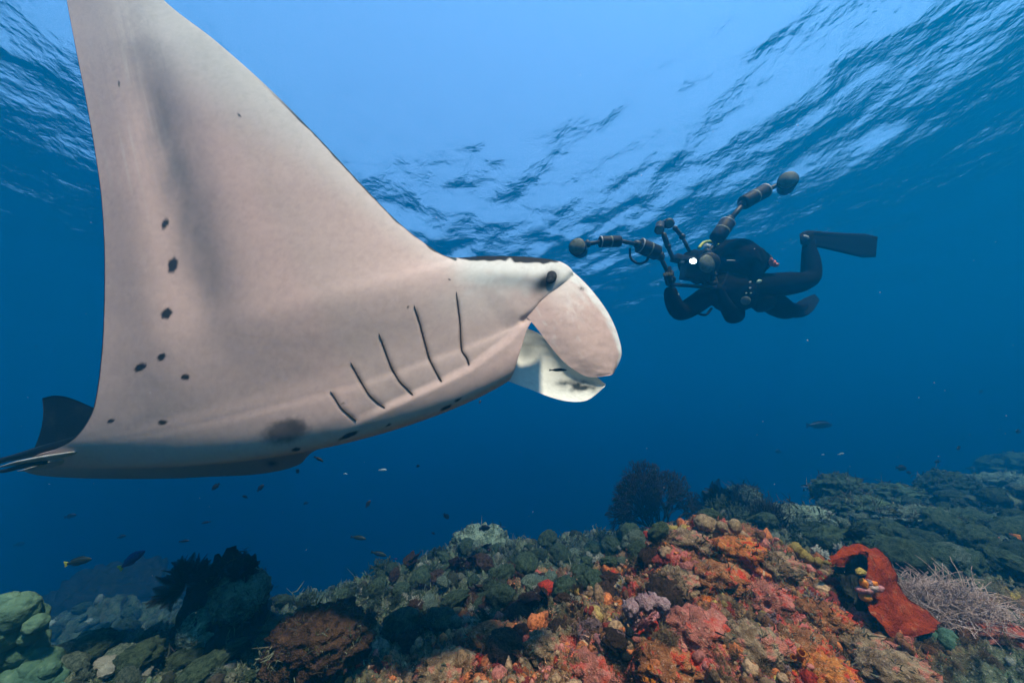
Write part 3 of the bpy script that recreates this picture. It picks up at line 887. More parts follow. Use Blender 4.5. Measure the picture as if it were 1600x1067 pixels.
def g_tubes_open(seed, n=6):
    """cluster of short open tubes / cups"""
    rs = np.random.RandomState(seed); V_, F_ = [], []; off = 0
    for k in range(n):
        ns = 14; h = .3 + .35 * rs.rand(); r0 = .09 + .07 * rs.rand(); c = np.r_[rs.normal(size=2) * .22, 0]
        lean = np.r_[c[:2] * 1.2 + rs.normal(size=2) * .15, 1]; lean /= np.linalg.norm(lean)
        a = np.linspace(0, 2 * np.pi, ns, endpoint=False); rows = []
        for hh, rr in ((-.1, .8), (.3, .9), (.7, 1.0), (.95, 1.12), (1.0, 1.02), (.95, .78), (.6, .6), (.25, .35), (.22, .02)):
            w = rr * r0 * (1 + .1 * np.sin(3 * a + k))
            s = np.cross(lean, [0, 1, 0.]); s /= np.linalg.norm(s); u = np.cross(s, lean)
            rows.append(c + lean * hh * h + w[:, None] * (np.cos(a)[:, None] * s + np.sin(a)[:, None] * u))
        V_.append(np.concatenate(rows)); F_.append(grid_faces(9, ns, True) + off); off += 9 * ns
    return shade(mesh_np('cups', np.concatenate(V_), np.concatenate(F_)))
def g_feather(seed, arms=46, sphere=1.0):
    """feather star: curling arms with two rows of pinnules"""
    rs = np.random.RandomState(seed); paths, rads = [], []; V_, F_ = [], []; off = 0
    for k in range(arms):
        a = rs.rand() * 6.283; t = math.acos(1 - 1.25 * rs.rand()) * sphere
        d = np.array([math.sin(t) * math.cos(a), math.sin(t) * math.sin(a), math.cos(t)])
        L = .40 + .14 * rs.rand(); q = [d * .05]; cu = rs.normal(size=3) * .10 + np.array([0, 0, .10])
        for s in range(12):
            d = d + cu * (.3 + s / 9); d /= np.linalg.norm(d); q.append(q[-1] + d * L / 12)
        q = np.array(q); paths.append(q); rads.append(np.linspace(.011, .004, 13))
        T = np.gradient(q, axis=0); T /= np.linalg.norm(T, axis=1)[:, None]
        s_ = np.cross(T, rs.normal(size=3)); s_ /= np.linalg.norm(s_, axis=1)[:, None]
        for j in range(1, 25):
            i = min(int(j / 2), 11); p = q[i] * (1 - (j % 2) * .5) + q[i + 1] * (j % 2) * .5
            ln = .085 * math.sin(math.pi * min(.97, .12 + j / 28))
            for sg in (-1, 1):
                e = p + (s_[i] * sg + T[i] * .55) * ln; w = T[i] * .010
                V_.append(np.array([p - w, p + w, e + w * .5, e - w * .5])); F_.append(np.array([[off, off + 1, off + 2, off + 3]])); off += 4
    tv, tf = tubes(paths, rads, 4)
    v = np.concatenate([tv] + V_); f = np.concatenate([tf, np.concatenate(F_) + len(tv)])
    return quads_mesh('feather_star', v, f)
def g_fan(seed, levels=7):
    rs = np.random.RandomState(seed); paths, rads = [], []
    def grow(p, ang, L, r, lev):
        q = [p]
        for s in range(3):
            ang += rs.normal() * .10; q.append(q[-1] + np.array([math.sin(ang), rs.normal() * .08, math.cos(ang)]) * L / 3)
        paths.append(np.array(q)); rads.append(np.linspace(r, r * .8, 4))
        if lev > 0:
            for sg in (-1, 1):
                grow(q[-1], ang + sg * (.20 + .22 * rs.rand()), L * (.80 + .15 * rs.rand()), r * .84, lev - 1)
            if rs.rand() < .5: grow(q[2], ang + rs.choice([-1, 1]) * .5, L * .7, r * .6, max(0, lev - 2))
    for a in (-.42, -.15, .12, .40): grow(np.array([a * .1, 0, 0]), a, .17, .022, levels)
    return quads_mesh('sea_fan', *tubes(paths, rads, 3))

# ------------------------------------------------------------------ materials of the living things
def life_mat(name, a, b, scale=14, rough=.85, spec=.1, dist=.03, speck=None, tint=.5):
    t = NT(name)
    n = t.noise(scale, 5, .62); n2 = t.noise(scale * 5, 3, .6)
    oi = t.new('ShaderNodeObjectInfo')
    c = t.mix(t.ramp(n, .35, .65), a, b)
    c = t.mix(t.math('MULTIPLY', t.ramp(n2, .5, .75), .6), c, speck or tuple(min(1, x * 1.7) for x in b))
    c = t.mix(t.math('MULTIPLY', t.ramp(t.noise(scale * 2.3, 3, .6), .54, .7), .75), c, tuple(x * .35 for x in a))
    c = t.mix(t.math('MULTIPLY', oi.outputs['Random'], tint), c, tuple(x * .45 for x in a))
    t.set(color=c, rough=rough, spec=spec, normal=t.bump(t.math('ADD', n, n2), .8, dist))
    return t.m
M_OLIVE = life_mat('coral_olive', (.030, .050, .030), (.105, .150, .088), 7, dist=.05)
M_GREY = life_mat('coral_grey', (.065, .092, .066), (.25, .31, .23), 9, dist=.05)
M_BROWN = life_mat('coral_brown', (.034, .018, .011), (.11, .060, .036), 8, dist=.05)
M_TAN = life_mat('hydroid_tan', (.16, .095, .050), (.36, .25, .14), 10, dist=.01, tint=.4)
M_RED = life_mat('sponge_red', (.26, .016, .010), (.38, .055, .035), 9, .7, .2, .02, (.55, .25, .2), .35)
M_PINK = life_mat('sponge_pink', (.40, .11, .11), (.55, .25, .24), 11, .75, .15, .02, (.7, .5, .45), .35)
M_MAUVE = life_mat('soft_mauve', (.20, .11, .12), (.38, .25, .25), 12, .8, .12, .02, (.55, .42, .4), .3)
M_ORANGE = life_mat('cup_orange', (.62, .13, .012), (.80, .27, .03), 8, .6, .25, .02, (.9, .5, .1), .15)
M_OCHRE = life_mat('sponge_ochre', (.36, .23, .045), (.52, .38, .11), 12, .8, .12, .02, None, .3)
M_BLACK = life_mat('feather_black', (.003, .004, .004), (.010, .013, .010), 9, .7, .2, .01, (.05, .055, .04), .2)
M_DARK = life_mat('bush_dark', (.008, .010, .009), (.026, .028, .024), 9, .8, .1, .01, None, .3)
M_FANB = life_mat('fan_brown', (.008, .009, .009), (.022, .022, .020), 9, .8, .1, .01, None, .2)
M_PALE = life_mat('pale_branch', (.32, .205, .17), (.54, .38, .325), 9, .8, .1, .01, None, .2)
M_GREEN = life_mat('lobed_green', (.050, .105, .070), (.095, .165, .11), 6, .85, .06, .012, (.16, .25, .165), .1)
M_WHITE = life_mat('twig_white', (.34, .33, .27), (.52, .50, .42), 20, .85, .1, .01, None, .3)

def put(me, name, pos, nrm, size, mat=None, spin=None, label=None, cat=None, group=None, sink=.12, lean=.65, sz=None):
    o = bpy.data.objects.new(name, me); COL.objects.link(o)
    if mat is not None and len(me.materials) == 0: me.materials.append(mat)
    up = Vector(nrm) * lean + Vector((0, 0, 1)) * (1 - lean)
    q = up.to_track_quat('Z', 'Y') @ Matrix.Rotation(random.random() * 6.283 if spin is None else spin, 3, 'Z').to_quaternion()
    o.rotation_mode = 'QUATERNION'; o.rotation_quaternion = q
    s = (size,) * 3 if sz is None else tuple(size * k for k in sz)
    o.scale = s
    o.location = Vector(pos) - up.normalized() * size * sink
    tag(o, label, cat, group)
    return o

random.seed(11)
def region_pts(n, test, box):
    out, tries = [], 0
    x0, y0, x1, y1 = box
    while len(out) < n and tries < n * 12:
        tries += 1
        x, y = x0 + random.random() * (x1 - x0), y0 + random.random() * (y1 - y0)
        m = (np.abs(RPX - x) < 5) & (np.abs(RPY - y) < 5) & (RD > .7)
        if not m.any(): continue
        p, nn, d = hit(x, y, .7)
        if test(x, y, d): out.append((p, nn, d, x, y))
    return out
heads = [g_head(k) for k in range(5)]; hl = [g_head(k + 20, 4, 1.25, .6) for k in range(3)]
branches = [g_branch(k + 1) for k in range(4)]; stubs = [g_branch(k + 50, 34, 1, 1.1, .055, .34) for k in range(3)]
plates = [g_plate(k + 3) for k in range(3)]
bushes = [g_bush(k + 2, 110, .011, .32) for k in range(4)]
lobes = [g_lobes(k + 4) for k in range(4)]
def inst(me, mat):
    key = me.name + mat.name
    if key not in inst.c:
        m = me.copy(); m.materials.clear(); m.materials.append(mat); inst.c[key] = m
    return inst.c[key]
inst.c = {}
LM = [('the sea fan', 1025, 800, 3.9), ('the dark round bush', 1132, 785, 3.5), ('the brown fuzzy bush', 1205, 810, 3.0), ('the ear sponge', 1400, 940, 1.5), ('the pale gorgonian bush', 1490, 930, 1.62),
      ('the orange tube coral', 1592, 862, 2.2), ('the far crest mounds', 1340, 790, 4.2), ('the hazy ridge', 1580, 760, 5.5), ('the rock pillar', 338, 990, 1.7), ('the brown boulder', 500, 995, 1.38), ('the green lobed coral', 40, 1010, 1.6),
      ('the hazy outcrop', 165, 960, 4.9), ('the pale crest outcrop', 750, 850, 3.6), ('the knoll top', 1110, 830, 1.8), ('the salmon sponge', 1013, 965, 1.45), ('the black lump for the dark hole', 970, 1015, 1.3), ('the orange cup corals', 1246, 1046, 1.15),
      ('the large pink sponge', 1240, 930, 1.5), ('the left foot of the knoll', 900, 960, 1.7), ('the lower turf slope', 760, 1020, 1.5), ('the left end of the crest slope', 560, 910, 3.1), ('the mid slope hollow', 660, 960, 2.2)]
LMP = np.array([unp(a[1], a[2], a[3]) for a in LM])
def where(p, big):
    k = int(np.argmin(np.linalg.norm(LMP - np.asarray(p), axis=1)))
    return ('tiny', 'small', 'middling', 'large')[big], LM[k][0]
SPEC = [  # name, meshes, material, count, box, distance range, size at 1 m.. (metres), label, category, group
    ('coral_head', heads, M_OLIVE, 76, (1060, 740, 1600, 930), (2.0, 7), (.10, .30), 'dark olive coral head crowded on the back slope behind the red sponge', 'coral'),
    ('coral_head', heads, M_GREY, 54, (1100, 740, 1600, 930), (2.0, 7), (.07, .20), 'pale grey knobbly coral head on the back slope behind the red sponge', 'coral'),
    ('coral_head', heads + hl, M_OLIVE, 60, (480, 830, 1040, 1000), (1.7, 5), (.06, .20), 'dark olive coral head on the slope below the manta ray', 'coral'),
    ('coral_head', heads, M_GREY, 40, (500, 830, 1040, 1000), (1.7, 5), (.04, .13), 'small grey coral lump on the slope below the manta ray', 'coral'),
    ('coral_head', hl, M_BROWN, 26, (560, 860, 1060, 1060), (1.2, 4), (.07, .18), 'rounded brown coral head among the turf below the manta ray', 'coral'),
    ('coral_head', heads, M_GREY, 46, (40, 960, 470, 1067), (1.2, 5), (.05, .13), 'small grey coral lump on the shaded floor around the rock pillar', 'coral'),
    ('coral_head', hl, M_OLIVE, 40, (40, 890, 470, 1067), (1.2, 8), (.07, .22), 'dark coral head on the shaded floor around the rock pillar', 'coral'),
    ('coral_head', heads, M_WHITE, 18, (60, 970, 470, 1067), (1.2, 5), (.04, .10), 'whitish coral lump on the shaded floor around the rock pillar', 'coral'),  # colour lightened to replace light lost in the manta's shadow
    ('branching_coral', stubs, M_WHITE, 20, (1100, 760, 1600, 930), (2.0, 7), (.06, .14), 'whitish stubby branching coral on the back slope', 'coral'),
    ('branching_coral', stubs, M_WHITE, 24, (520, 850, 1040, 980), (1.8, 5), (.04, .09), 'whitish stubby branching coral on the slope', 'coral'),
    ('branching_coral', branches + stubs, M_OLIVE, 44, (1060, 740, 1600, 930), (2.0, 7), (.10, .24), 'bushy olive branching coral on the back slope behind the red sponge', 'coral'),
    ('branching_coral', stubs, M_GREY, 22, (1100, 780, 1600, 930), (2.0, 6), (.06, .15), 'short pale branching coral on the back slope behind the red sponge', 'coral'),
    ('branching_coral', branches, M_OLIVE, 40, (480, 840, 1040, 1000), (1.7, 5), (.06, .15), 'bushy olive branching coral on the slope below the manta ray', 'coral'),
    ('branching_coral', branches, M_WHITE, 16, (640, 870, 1040, 990), (1.5, 4), (.03, .07), 'tiny whitish twig coral on the slope below the manta ray', 'coral'),
    ('branching_coral', stubs, M_GREY, 20, (60, 970, 470, 1067), (1.2, 5), (.05, .10), 'short branching coral on the shaded floor around the rock pillar', 'coral'),
    ('plate_coral', plates, M_OLIVE, 12, (1100, 760, 1600, 930), (2.0, 6), (.10, .18), 'layered plate coral on the back slope behind the red sponge', 'coral'),
    ('plate_coral', plates, M_BROWN, 16, (500, 860, 1040, 980), (1.8, 4), (.08, .16), 'layered brown plate coral on the slope below the manta ray', 'coral'),
    ('hydroid_bush', bushes, M_TAN, 110, (880, 830, 1400, 1067), (.8, 2.1), (.045, .10), 'feathery tan hydroid tuft growing on the red knoll', 'hydroid'),
    ('hydroid_bush', bushes, M_BROWN, 46, (600, 880, 1050, 1067), (.9, 3), (.05, .11), 'brown hydroid tuft on the turf beside the red knoll', 'hydroid'),
    ('hydroid_bush', bushes, M_TAN, 26, (1400, 960, 1600, 1067), (.8, 2.2), (.04, .08), 'tan hydroid tuft on the rubble under the pale gorgonian bush', 'hydroid'),
    ('sponge_lump', lobes, M_RED, 30, (900, 850, 1380, 1067), (.8, 2.0), (.03, .075), 'lumpy bright red sponge crust on the red knoll', 'sponge'),
    ('sponge_lump', lobes, M_PINK, 30, (880, 860, 1380, 1067), (.8, 2.0), (.025, .06), 'knobby pink sponge lump on the red knoll', 'sponge'),
    ('sponge_lump', lobes, M_OCHRE, 22, (700, 830, 1400, 1060), (.8, 2.4), (.025, .055), 'yellow ochre sponge lump on the red knoll and turf', 'sponge'),
    ('sponge_lump', lobes, M_RED, 10, (640, 930, 900, 1067), (.8, 2.4), (.03, .06), 'dull red sponge lump on the turf beside the red knoll', 'sponge'),
    ('soft_coral', [g_branch(k + 70, 30, 1, 1.2, .06, .30) for k in range(3)], M_MAUVE, 26, (900, 880, 1380, 1067), (.8, 2.0), (.05, .10), 'stubby mauve soft coral cluster on the red knoll', 'soft coral'),
]
for (nm, mes, mat, cnt, box, dr, sr, lab, cat) in SPEC:
    for (p, nn, d, x, y) in region_pts(cnt, lambda x, y, d: dr[0] <= d <= dr[1], box):
        k = min(1.0, max(0.0, (d - dr[0]) / (dr[1] - dr[0])))
        s = (sr[0] + (sr[1] - sr[0]) * (.35 * k + .65 * random.random() ** 1.4))
        bg, lm = where(p, min(3, int(4 * (s - sr[0]) / (sr[1] - sr[0]))))
        short = re.split(r' (?:crowded on|growing on|on|among|beside|around|under|below) ', lab)[0].replace('small ', '').replace('tiny ', '')
        put(inst(random.choice(mes), mat), nm, p, nn, s, None, None, f'{bg} {short} near {lm}', cat, f'{bg} {short} near {lm}', .15, .6,
            (1, .8 + .4 * random.random(), .75 + .5 * random.random()))

# ------------------------------------------------------------------ named individuals
def solid(name, v, f, mat, label=None, cat=None, parent=None, base=None):
    me = mesh_np(name, v, f)
    o = link(name, me, mat, parent)
    if base is not None and parent is None:
        me.transform(Matrix.Translation(-Vector(base))); o.location = base
    return tag(o, label, cat)
ROCKP = []
def rock(name, px, py, d, rx, ry, rz, mat, label, seed, sub=5, amp=1.0):
    v, f = ICO[sub]; o = seed * 5.1
    r = 1 + amp * (.20 * (billow(v * 1.8 + o, 3) * .6 - .3) + .14 * fbm(v * 5 + o, 3) + .09 * (billow(v * 11 + o, 2) * .5 - .2) - .12 * sstep(.2, .6, noise3(v * 4.2 + o)))
    c = V(px, py, d); s = d / FPX
    p = v * r[:, None] * np.array([rx * s, rz * s, ry * s])
    nn_ = v / np.array([rx, rz, ry]); nn_ /= np.linalg.norm(nn_, axis=1)[:, None]
    ROCKP.append((p + np.array(c), nn_, np.full(len(p), d)))
    me = mesh_np(name, p, f); ob = link(name, me, mat); ob.location = c
    return tag(ob, label, 'rock')
rock('rock_pillar', 340, 1000, 1.72, 54, 108, 54, M_DARK, 'dark rock pillar carrying the two black feather stars', 3)
rock('boulder', 376, 928, 1.70, 36, 34, 34, M_GREY, 'grey crusted rock knob under the round black feather star', 6, 4)
rock('boulder', 312, 985, 1.62, 26, 28, 24, M_GREY, 'mossy green rock knob on the front of the dark pillar', 9, 4)
rock('boulder', 500, 1000, 1.38, 72, 40, 56, M_BROWN, 'reddish brown boulder beside the dark rock pillar', 12)
rock('boulder', 448, 1036, 1.30, 34, 26, 30, M_BROWN, 'small reddish stone leaning on the brown boulder', 14, 4)
rock('reef_outcrop', 165, 985, 6.6, 100, 84, 80, M_DARK, 'hazy bluish outcrop far behind the rock pillar', 21)
rock('reef_outcrop', 105, 970, 6.4, 46, 46, 40, M_DARK, 'low shoulder of the hazy outcrop far behind the green lobed coral', 23, 4)
rock('reef_outcrop', 750, 862, 3.6, 48, 36, 40, M_GREY, 'pale crusted outcrop on the crest with a black fish above it', 25, 5)
for k, (x, y, d, r, h, m, lab) in enumerate([(1312, 768, 4.2, 34, 24, M_OLIVE, 'dark mound on the far crest between sea and back slope'), (1385, 776, 4.4, 44, 18, M_OLIVE, 'long low mound on the far crest of the back slope'),
         (1482, 764, 4.8, 34, 24, M_OLIVE, 'rounded dark mound on the far crest below the small black fishes'), (1560, 762, 5.0, 48, 20, M_GREY, 'pale topped mound on the far crest near the hazy ridge'),
         (1595, 735, 7.5, 48, 24, M_OLIVE, 'hazy ridge fading into the blue water beyond the far crest'), (1160, 782, 3.7, 26, 20, M_GREY, 'pale knobbly mound beside the dark round bush'),
         (1240, 812, 3.1, 46, 20, M_GREY, 'pale grey crusted ledge beside the brown bush'), (1345, 800, 3.4, 40, 22, M_OLIVE, 'dark ledge in the middle of the back slope'),
         (1430, 812, 3.0, 44, 18, M_GREY, 'pale crusted ledge in the middle of the back slope')]):
    rock('reef_outcrop', x, y, d, r, h, r * .8, m, lab, 30 + k * 2, 5, 1.3)

# chunks of crusted rock that break up the red knoll
def crust_mat(name, a, b, c3):
    t = NT(name); n1, n2, n3 = t.noise(11, 5, .65), t.noise(40, 4, .6), t.noise(110, 3, .6)
    c = t.mix(t.ramp(n1, .38, .60), a, b); c = t.mix(t.ramp(t.noise(16, 4, .6), .52, .64), c, c3)
    c = t.mix(t.math('MULTIPLY', t.ramp(n2, .5, .68), .7), c, (.09, .05, .03)); c = t.mix(t.math('MULTIPLY', t.ramp(n3, .58, .72), .6), c, (.50, .36, .26))
    t.set(color=c, rough=.9, spec=.08, normal=t.bump(t.math('ADD', n2, n3), .9, .015)); return t.m
KM = [crust_mat('crust_rust', (.18, .062, .024), (.40, .16, .065), (.48, .045, .020)), crust_mat('crust_rose', (.26, .085, .06), (.50, .16, .12), (.42, .055, .03)),
      crust_mat('crust_orange', (.36, .10, .025), (.58, .20, .045), (.50, .05, .022)), crust_mat('crust_tan', (.13, .075, .04), (.32, .22, .13), (.40, .13, .09))]
for k, (x, y, r, h, m, lab) in enumerate([(1075, 850, 34, 20, 3, 'tan crusted rock on the left shoulder of the red knoll'), (1150, 862, 36, 20, 2, 'orange crusted rock just under the knoll top'), (1215, 885, 30, 18, 3, 'tan crusted rock on the right shoulder of the knoll'),
        (1120, 905, 40, 22, 0, 'rusty crusted rock in the middle of the knoll'), (1195, 935, 38, 22, 1, 'rose crusted rock left of the large pink sponge'), (1060, 915, 34, 22, 3, 'tan crusted rock above the salmon sponge'), (1285, 965, 34, 22, 0, 'rusty crusted rock below the ear sponge'),
        (1090, 985, 46, 26, 1, 'rose crusted rock right of the salmon sponge'), (1170, 1010, 46, 26, 3, 'broad tan crusted rock low on the knoll'), (1255, 1015, 36, 24, 0, 'rusty crusted rock above the orange cup corals'), (1345, 1010, 38, 20, 3, 'tan crusted ridge under the hollow of the ear sponge'),
        (1040, 1035, 50, 26, 0, 'rusty crusted rock at the foot of the knoll'), (930, 1045, 44, 26, 1, 'rose crusted rock left of the dark crevice'), (1400, 1050, 46, 22, 3, 'tan crusted rock at the right foot of the knoll'), (860, 1010, 36, 18, 3, 'tan crusted stone on the lower turf'),
        (770, 1000, 40, 20, 0, 'rusty crusted stone on the lower turf slope'), (700, 1050, 44, 22, 3, 'tan crusted stone low on the turf'), (1540, 985, 46, 18, 1, 'rose crusted ridge under the pale gorgonian bush'), (1290, 1055, 40, 22, 2, 'orange crusted rock right of the orange cup corals')]):
    p, nn, d = hit(x, y + 4)
    rock('crusted_rock', x, y, d + .02, r, h, r * .9, KM[m], lab, 70 + 3 * k, 4, 1.5)
# feather stars
fs1 = g_feather(5, 62); fs1.materials.append(M_BLACK)
o = put(fs1, 'feather_star', V(290, 912, 1.60), (-.45, -.35, .8), .25, None, 1.0, 'big black feather star with spread arms on the rock pillar', 'feather star', None, 0, 1)
fs2 = g_feather(9, 70, 1.15); fs2.materials.append(M_BLACK)
put(fs2, 'feather_star', V(380, 893, 1.68), (.15, -.2, 1), .15, None, .4, 'small round black feather star on the rock pillar top', 'feather star', None, 0, 1)
fs3 = g_feather(12, 60, 1.1); fs3.materials.append(M_DARK)
put(fs3, 'feather_star', V(1132, 800, 3.5), (.1, -.2, 1), .60, None, .4, 'dark round bush of arms on the crest behind the red knoll', 'feather star', None, 0, 1)
# bushes and fans
fan = g_fan(4, 8); fan.materials.append(M_FANB)
put(fan, 'sea_fan', V(1030, 842, 3.7), (.02, -.1, 1), 1.0, None, .15, 'tall dark sea fan standing on the crest behind the knoll', 'sea fan', None, .02, 1, (.82, 1, .80))
b = g_bush(31, 420, .012, .30, 1.2, 6, .6); b.materials.append(M_FANB)
put(b, 'gorgonian_bush', V(1205, 830, 3.0), (0, -.1, 1), .58, None, 0, 'brown fuzzy gorgonian bush beside the pale crusted ledge', 'gorgonian', None, .05, 1, (.62, .62, .85))
b = g_wisp(37); b.materials.append(M_PALE)
put(b, 'gorgonian_bush', V(1492, 975, 1.60), (.0, -.35, .9), .80, None, 0, 'pale pinkish grey gorgonian bush of fine drooping branches beside the red sponge', 'gorgonian', None, .0, 1, (1.0, .85, .74))
# green lobed coral at the reef's edge
def lobed():
    L = [(22, 957, 25), (46, 966, 19), (6, 985, 30), (34, 990, 24), (-14, 960, 24), (38, 1012, 24), (70, 1034, 18), (8, 1045, 24), (66, 1058, 20), (30, 1062, 24), (-20, 1020, 34), (52, 948, 10), (88, 1062, 13), (12, 940, 13), (34, 943, 12), (56, 975, 13), (48, 990, 14), (20, 978, 16), (-2, 1010, 20), (54, 1024, 13), (22, 1028, 16), (78, 1046, 11), (48, 1046, 15), (0, 1064, 17), (96, 1080, 14), (20, 1100, 40), (75, 1100, 30), (-30, 1090, 44), (40, 1150, 46), (100, 1120, 24), (-20, 1170, 50), (90, 1170, 40)]
    v, f = ICO[4]; Vs, Fs = [], []; off = 0; rs = np.random.RandomState(5)
    for (x, y, r) in L:
        d = 1.2 + rs.rand() * .08; s = d / FPX
        q = v * (1 + .12 * noise3(v * 1.5 + x) + .07 * noise3(v * 3.2 + y) + .012 * noise3(v * 16 + y))[:, None] * r * s * 1.05 + unp(x, y, d)
        Vs.append(q); Fs.append(f + off); off += len(v)
    solid('lobed_coral', np.concatenate(Vs), np.concatenate(Fs), M_GREEN, 'smooth pale green lobed coral mound in front of the hazy outcrop', 'coral', None, V(20, 1150, 1.24))
lobed()
# the big red sponge
def sheet(name, A, B, mat, parent, th=.022, nu=60, nv=26, wob=.016, bulge=.03, edge=7.0):
    a, b_ = crom(np.array(A, float), nu), crom(np.array(B, float), nu)
    v = np.linspace(0, 1, nv); G = a[:, None] * (1 - v)[None, :, None] + b_[:, None] * v[None, :, None]
    G[..., 2] -= bulge * np.sin(np.pi * v)[None]
    uu = np.linspace(0, 1, nu)
    G[..., 0] += edge * fbm(np.stack([uu[:, None] * 7 + 0 * v[None], v[None] * 2.5 + 0 * uu[:, None], G[..., 0] * 0 + 1], -1), 3)
    G[..., 1] += edge * fbm(np.stack([uu[:, None] * 7 + 0 * v[None], v[None] * 2.5 + 0 * uu[:, None], G[..., 0] * 0 + 8], -1), 3)
    nz = fbm(np.stack([G[..., 0] / 26, G[..., 1] / 26, G[..., 0] * 0 + 3], -1), 3)
    G[..., 2] += wob * nz
    ed = np.minimum(np.minimum(v[None], 1 - v[None]) * 9, 1) ** .5 * np.minimum(np.minimum(np.linspace(0, 1, nu), np.linspace(1, 0, nu)) * 14, 1)[:, None] ** .5
    P0 = unp(G[..., 0], G[..., 1], G[..., 2]); P1 = unp(G[..., 0], G[..., 1], G[..., 2] + .003 + th * ed)
    n = nu * nv; id0 = np.arange(n).reshape(nu, nv); e = []
    for line in (id0[:, 0], id0[:, -1][::-1], id0[0][::-1], id0[-1]):
        e += [(y, x, x + n, y + n) for x, y in zip(line[:-1], line[1:])]
    me = mesh_np(name, np.concatenate([P0.reshape(-1, 3), P1.reshape(-1, 3)]), np.concatenate([grid_faces(nu, nv), grid_faces(nu, nv)[:, ::-1] + n, np.array(e)]))
    return link(name, me, mat, parent)
t = NT('ear_sponge')
n1, n2 = t.noise(9, 4, .6), t.noise(70, 3, .6)
c = t.mix(t.ramp(n1, .35, .7), (.17, .018, .004), (.29, .038, .006))
c = t.mix(t.math('MULTIPLY', t.ramp(n2, .66, .76), .7), c, (.40, .10, .04))
pv = t.voro(95); pore = t.ramp(pv.outputs['Distance'], .10, .28)
c = t.mix(t.math('MULTIPLY', t.math('SUBTRACT', 1.0, pore), .75), c, (.05, .006, .003))
c = t.mix(t.math('MULTIPLY', t.ramp(t.noise(26, 4, .6), .56, .68), .45), c, (.36, .16, .09))
t.set(color=c, rough=.85, spec=.08, normal=t.bump(t.math('ADD', t.math('ADD', n1, n2), pore), .8, .012)); M_EAR = t.m
sp = empty('ear_sponge', V(1410, 985, 1.6))
tag(sp, 'large orange red ear sponge with a hollow painted dark beside the pale gorgonian bush', 'sponge')
sheet('wall', [(1294, 868, 1.56), (1318, 855, 1.60), (1345, 850, 1.62), (1369, 856, 1.60), (1390, 878, 1.56), (1404, 910, 1.53), (1428, 940, 1.51), (1470, 972, 1.50)],
      [(1300, 884, 1.50), (1322, 879, 1.54), (1341, 868, 1.56), (1352, 884, 1.50), (1354, 922, 1.45), (1358, 957, 1.40), (1393, 990, 1.36), (1456, 988, 1.37)], M_EAR, sp)
sheet('hollow', [(1298, 884, 1.62), (1325, 872, 1.66), (1352, 862, 1.66), (1372, 880, 1.62)], [(1312, 905, 1.52), (1326, 935, 1.48), (1345, 955, 1.46), (1366, 962, 1.46)], M_BLACK, sp, .02, 30, 16, .02)  # black sheet added to paint the shade inside the sponge
sheet('stalk', [(1365, 940, 1.50), (1390, 955, 1.49), (1420, 965, 1.49), (1440, 972, 1.49)], [(1370, 1000, 1.44), (1390, 1010, 1.44), (1415, 1010, 1.44), (1435, 1005, 1.45)], M_EAR, sp, .06, 24, 12)
# tunicate cluster on the sponge
tn = empty('sea_squirt', V(1358, 925, 1.42))
tag(tn, 'pink and white sea squirt cluster with orange blotches stuck on the red sponge', 'sea squirt')
for (x, y, r, e, m) in [(1352, 921, 10, (1.5, .7, .6), M_PINK), (1362, 917, 8, (1.3, .8, .7), M_PALE), (1371, 919, 7, (1.4, .8, .7), M_PINK), (1350, 911, 6, (1, .8, 1.2), M_ORANGE), (1358, 910, 5, (1, .8, 1), M_MAUVE),
                        (1352, 932, 8, (1.1, .8, .8), M_ORANGE), (1364, 911, 5, (1.4, .8, .8), M_ORANGE), (1345, 893, 6, (1.3, .8, .9), M_OCHRE)]:
    v, f = ICO[3]; s = 1.42 / FPX
    q = v * (1 + .25 * fbm(v * 2 + x, 2))[:, None] * np.array(e)[[0, 1, 2]] * r * .95 * s + unp(x, y, 1.42)
    link('lobe', mesh_np('lobe', q, f), m, tn)
# orange cup corals, salmon sponge, mauve corals, cavities' neighbours
cups = [g_tubes_open(k + 1, 7) for k in range(3)]
for k, (x, y, s, lab) in enumerate([(1246, 1046, .075, 'bright orange cup corals low on the red knoll beside mauve tufts'), (1019, 1057, .055, 'bright orange cup corals at the foot of the red knoll'), (1062, 866, .035, 'orange cup coral high on the left shoulder of the red knoll'),
        (1592, 862, .14, 'orange tube coral on the dark slope above the pale gorgonian bush'), (1135, 868, .09, 'orange red cup corals near the top of the red knoll'), (1594, 1010, .06, 'red cup coral at the end of the pink rubble ridge')]):
    p, nn, d = hit(x, y)
    put(inst(cups[k % 3], M_ORANGE if k not in (4, 5) else M_RED), 'cup_coral', p, nn, s * 1.2, None, None, lab, 'cup coral', None, .1, .8)
p, nn, d = hit(1013, 972)
ss_ = empty('salmon_sponge', p); tag(ss_, 'salmon pink fan sponge between mauve lobes above the dark crevice', 'sponge')
dd = d - .05
sheet('blade', [(1022, 952, dd), (1030, 958, dd), (1028, 966, dd)], [(990, 980, dd), (1000, 981, dd), (1012, 976, dd)], M_PINK, ss_, .012, 20, 12, .003, .01)
for (x, y, r) in [(986, 950, 13), (1008, 942, 13), (1022, 938, 10), (990, 968, 10), (1036, 945, 11)]:
    v, f = ICO[3]; s = dd / FPX
    link('lobe', mesh_np('lobe', v * (1 + .45 * fbm(v * 3.5 + x, 3))[:, None] * r * s + unp(x, y, dd + .04), f), M_MAUVE, ss_)
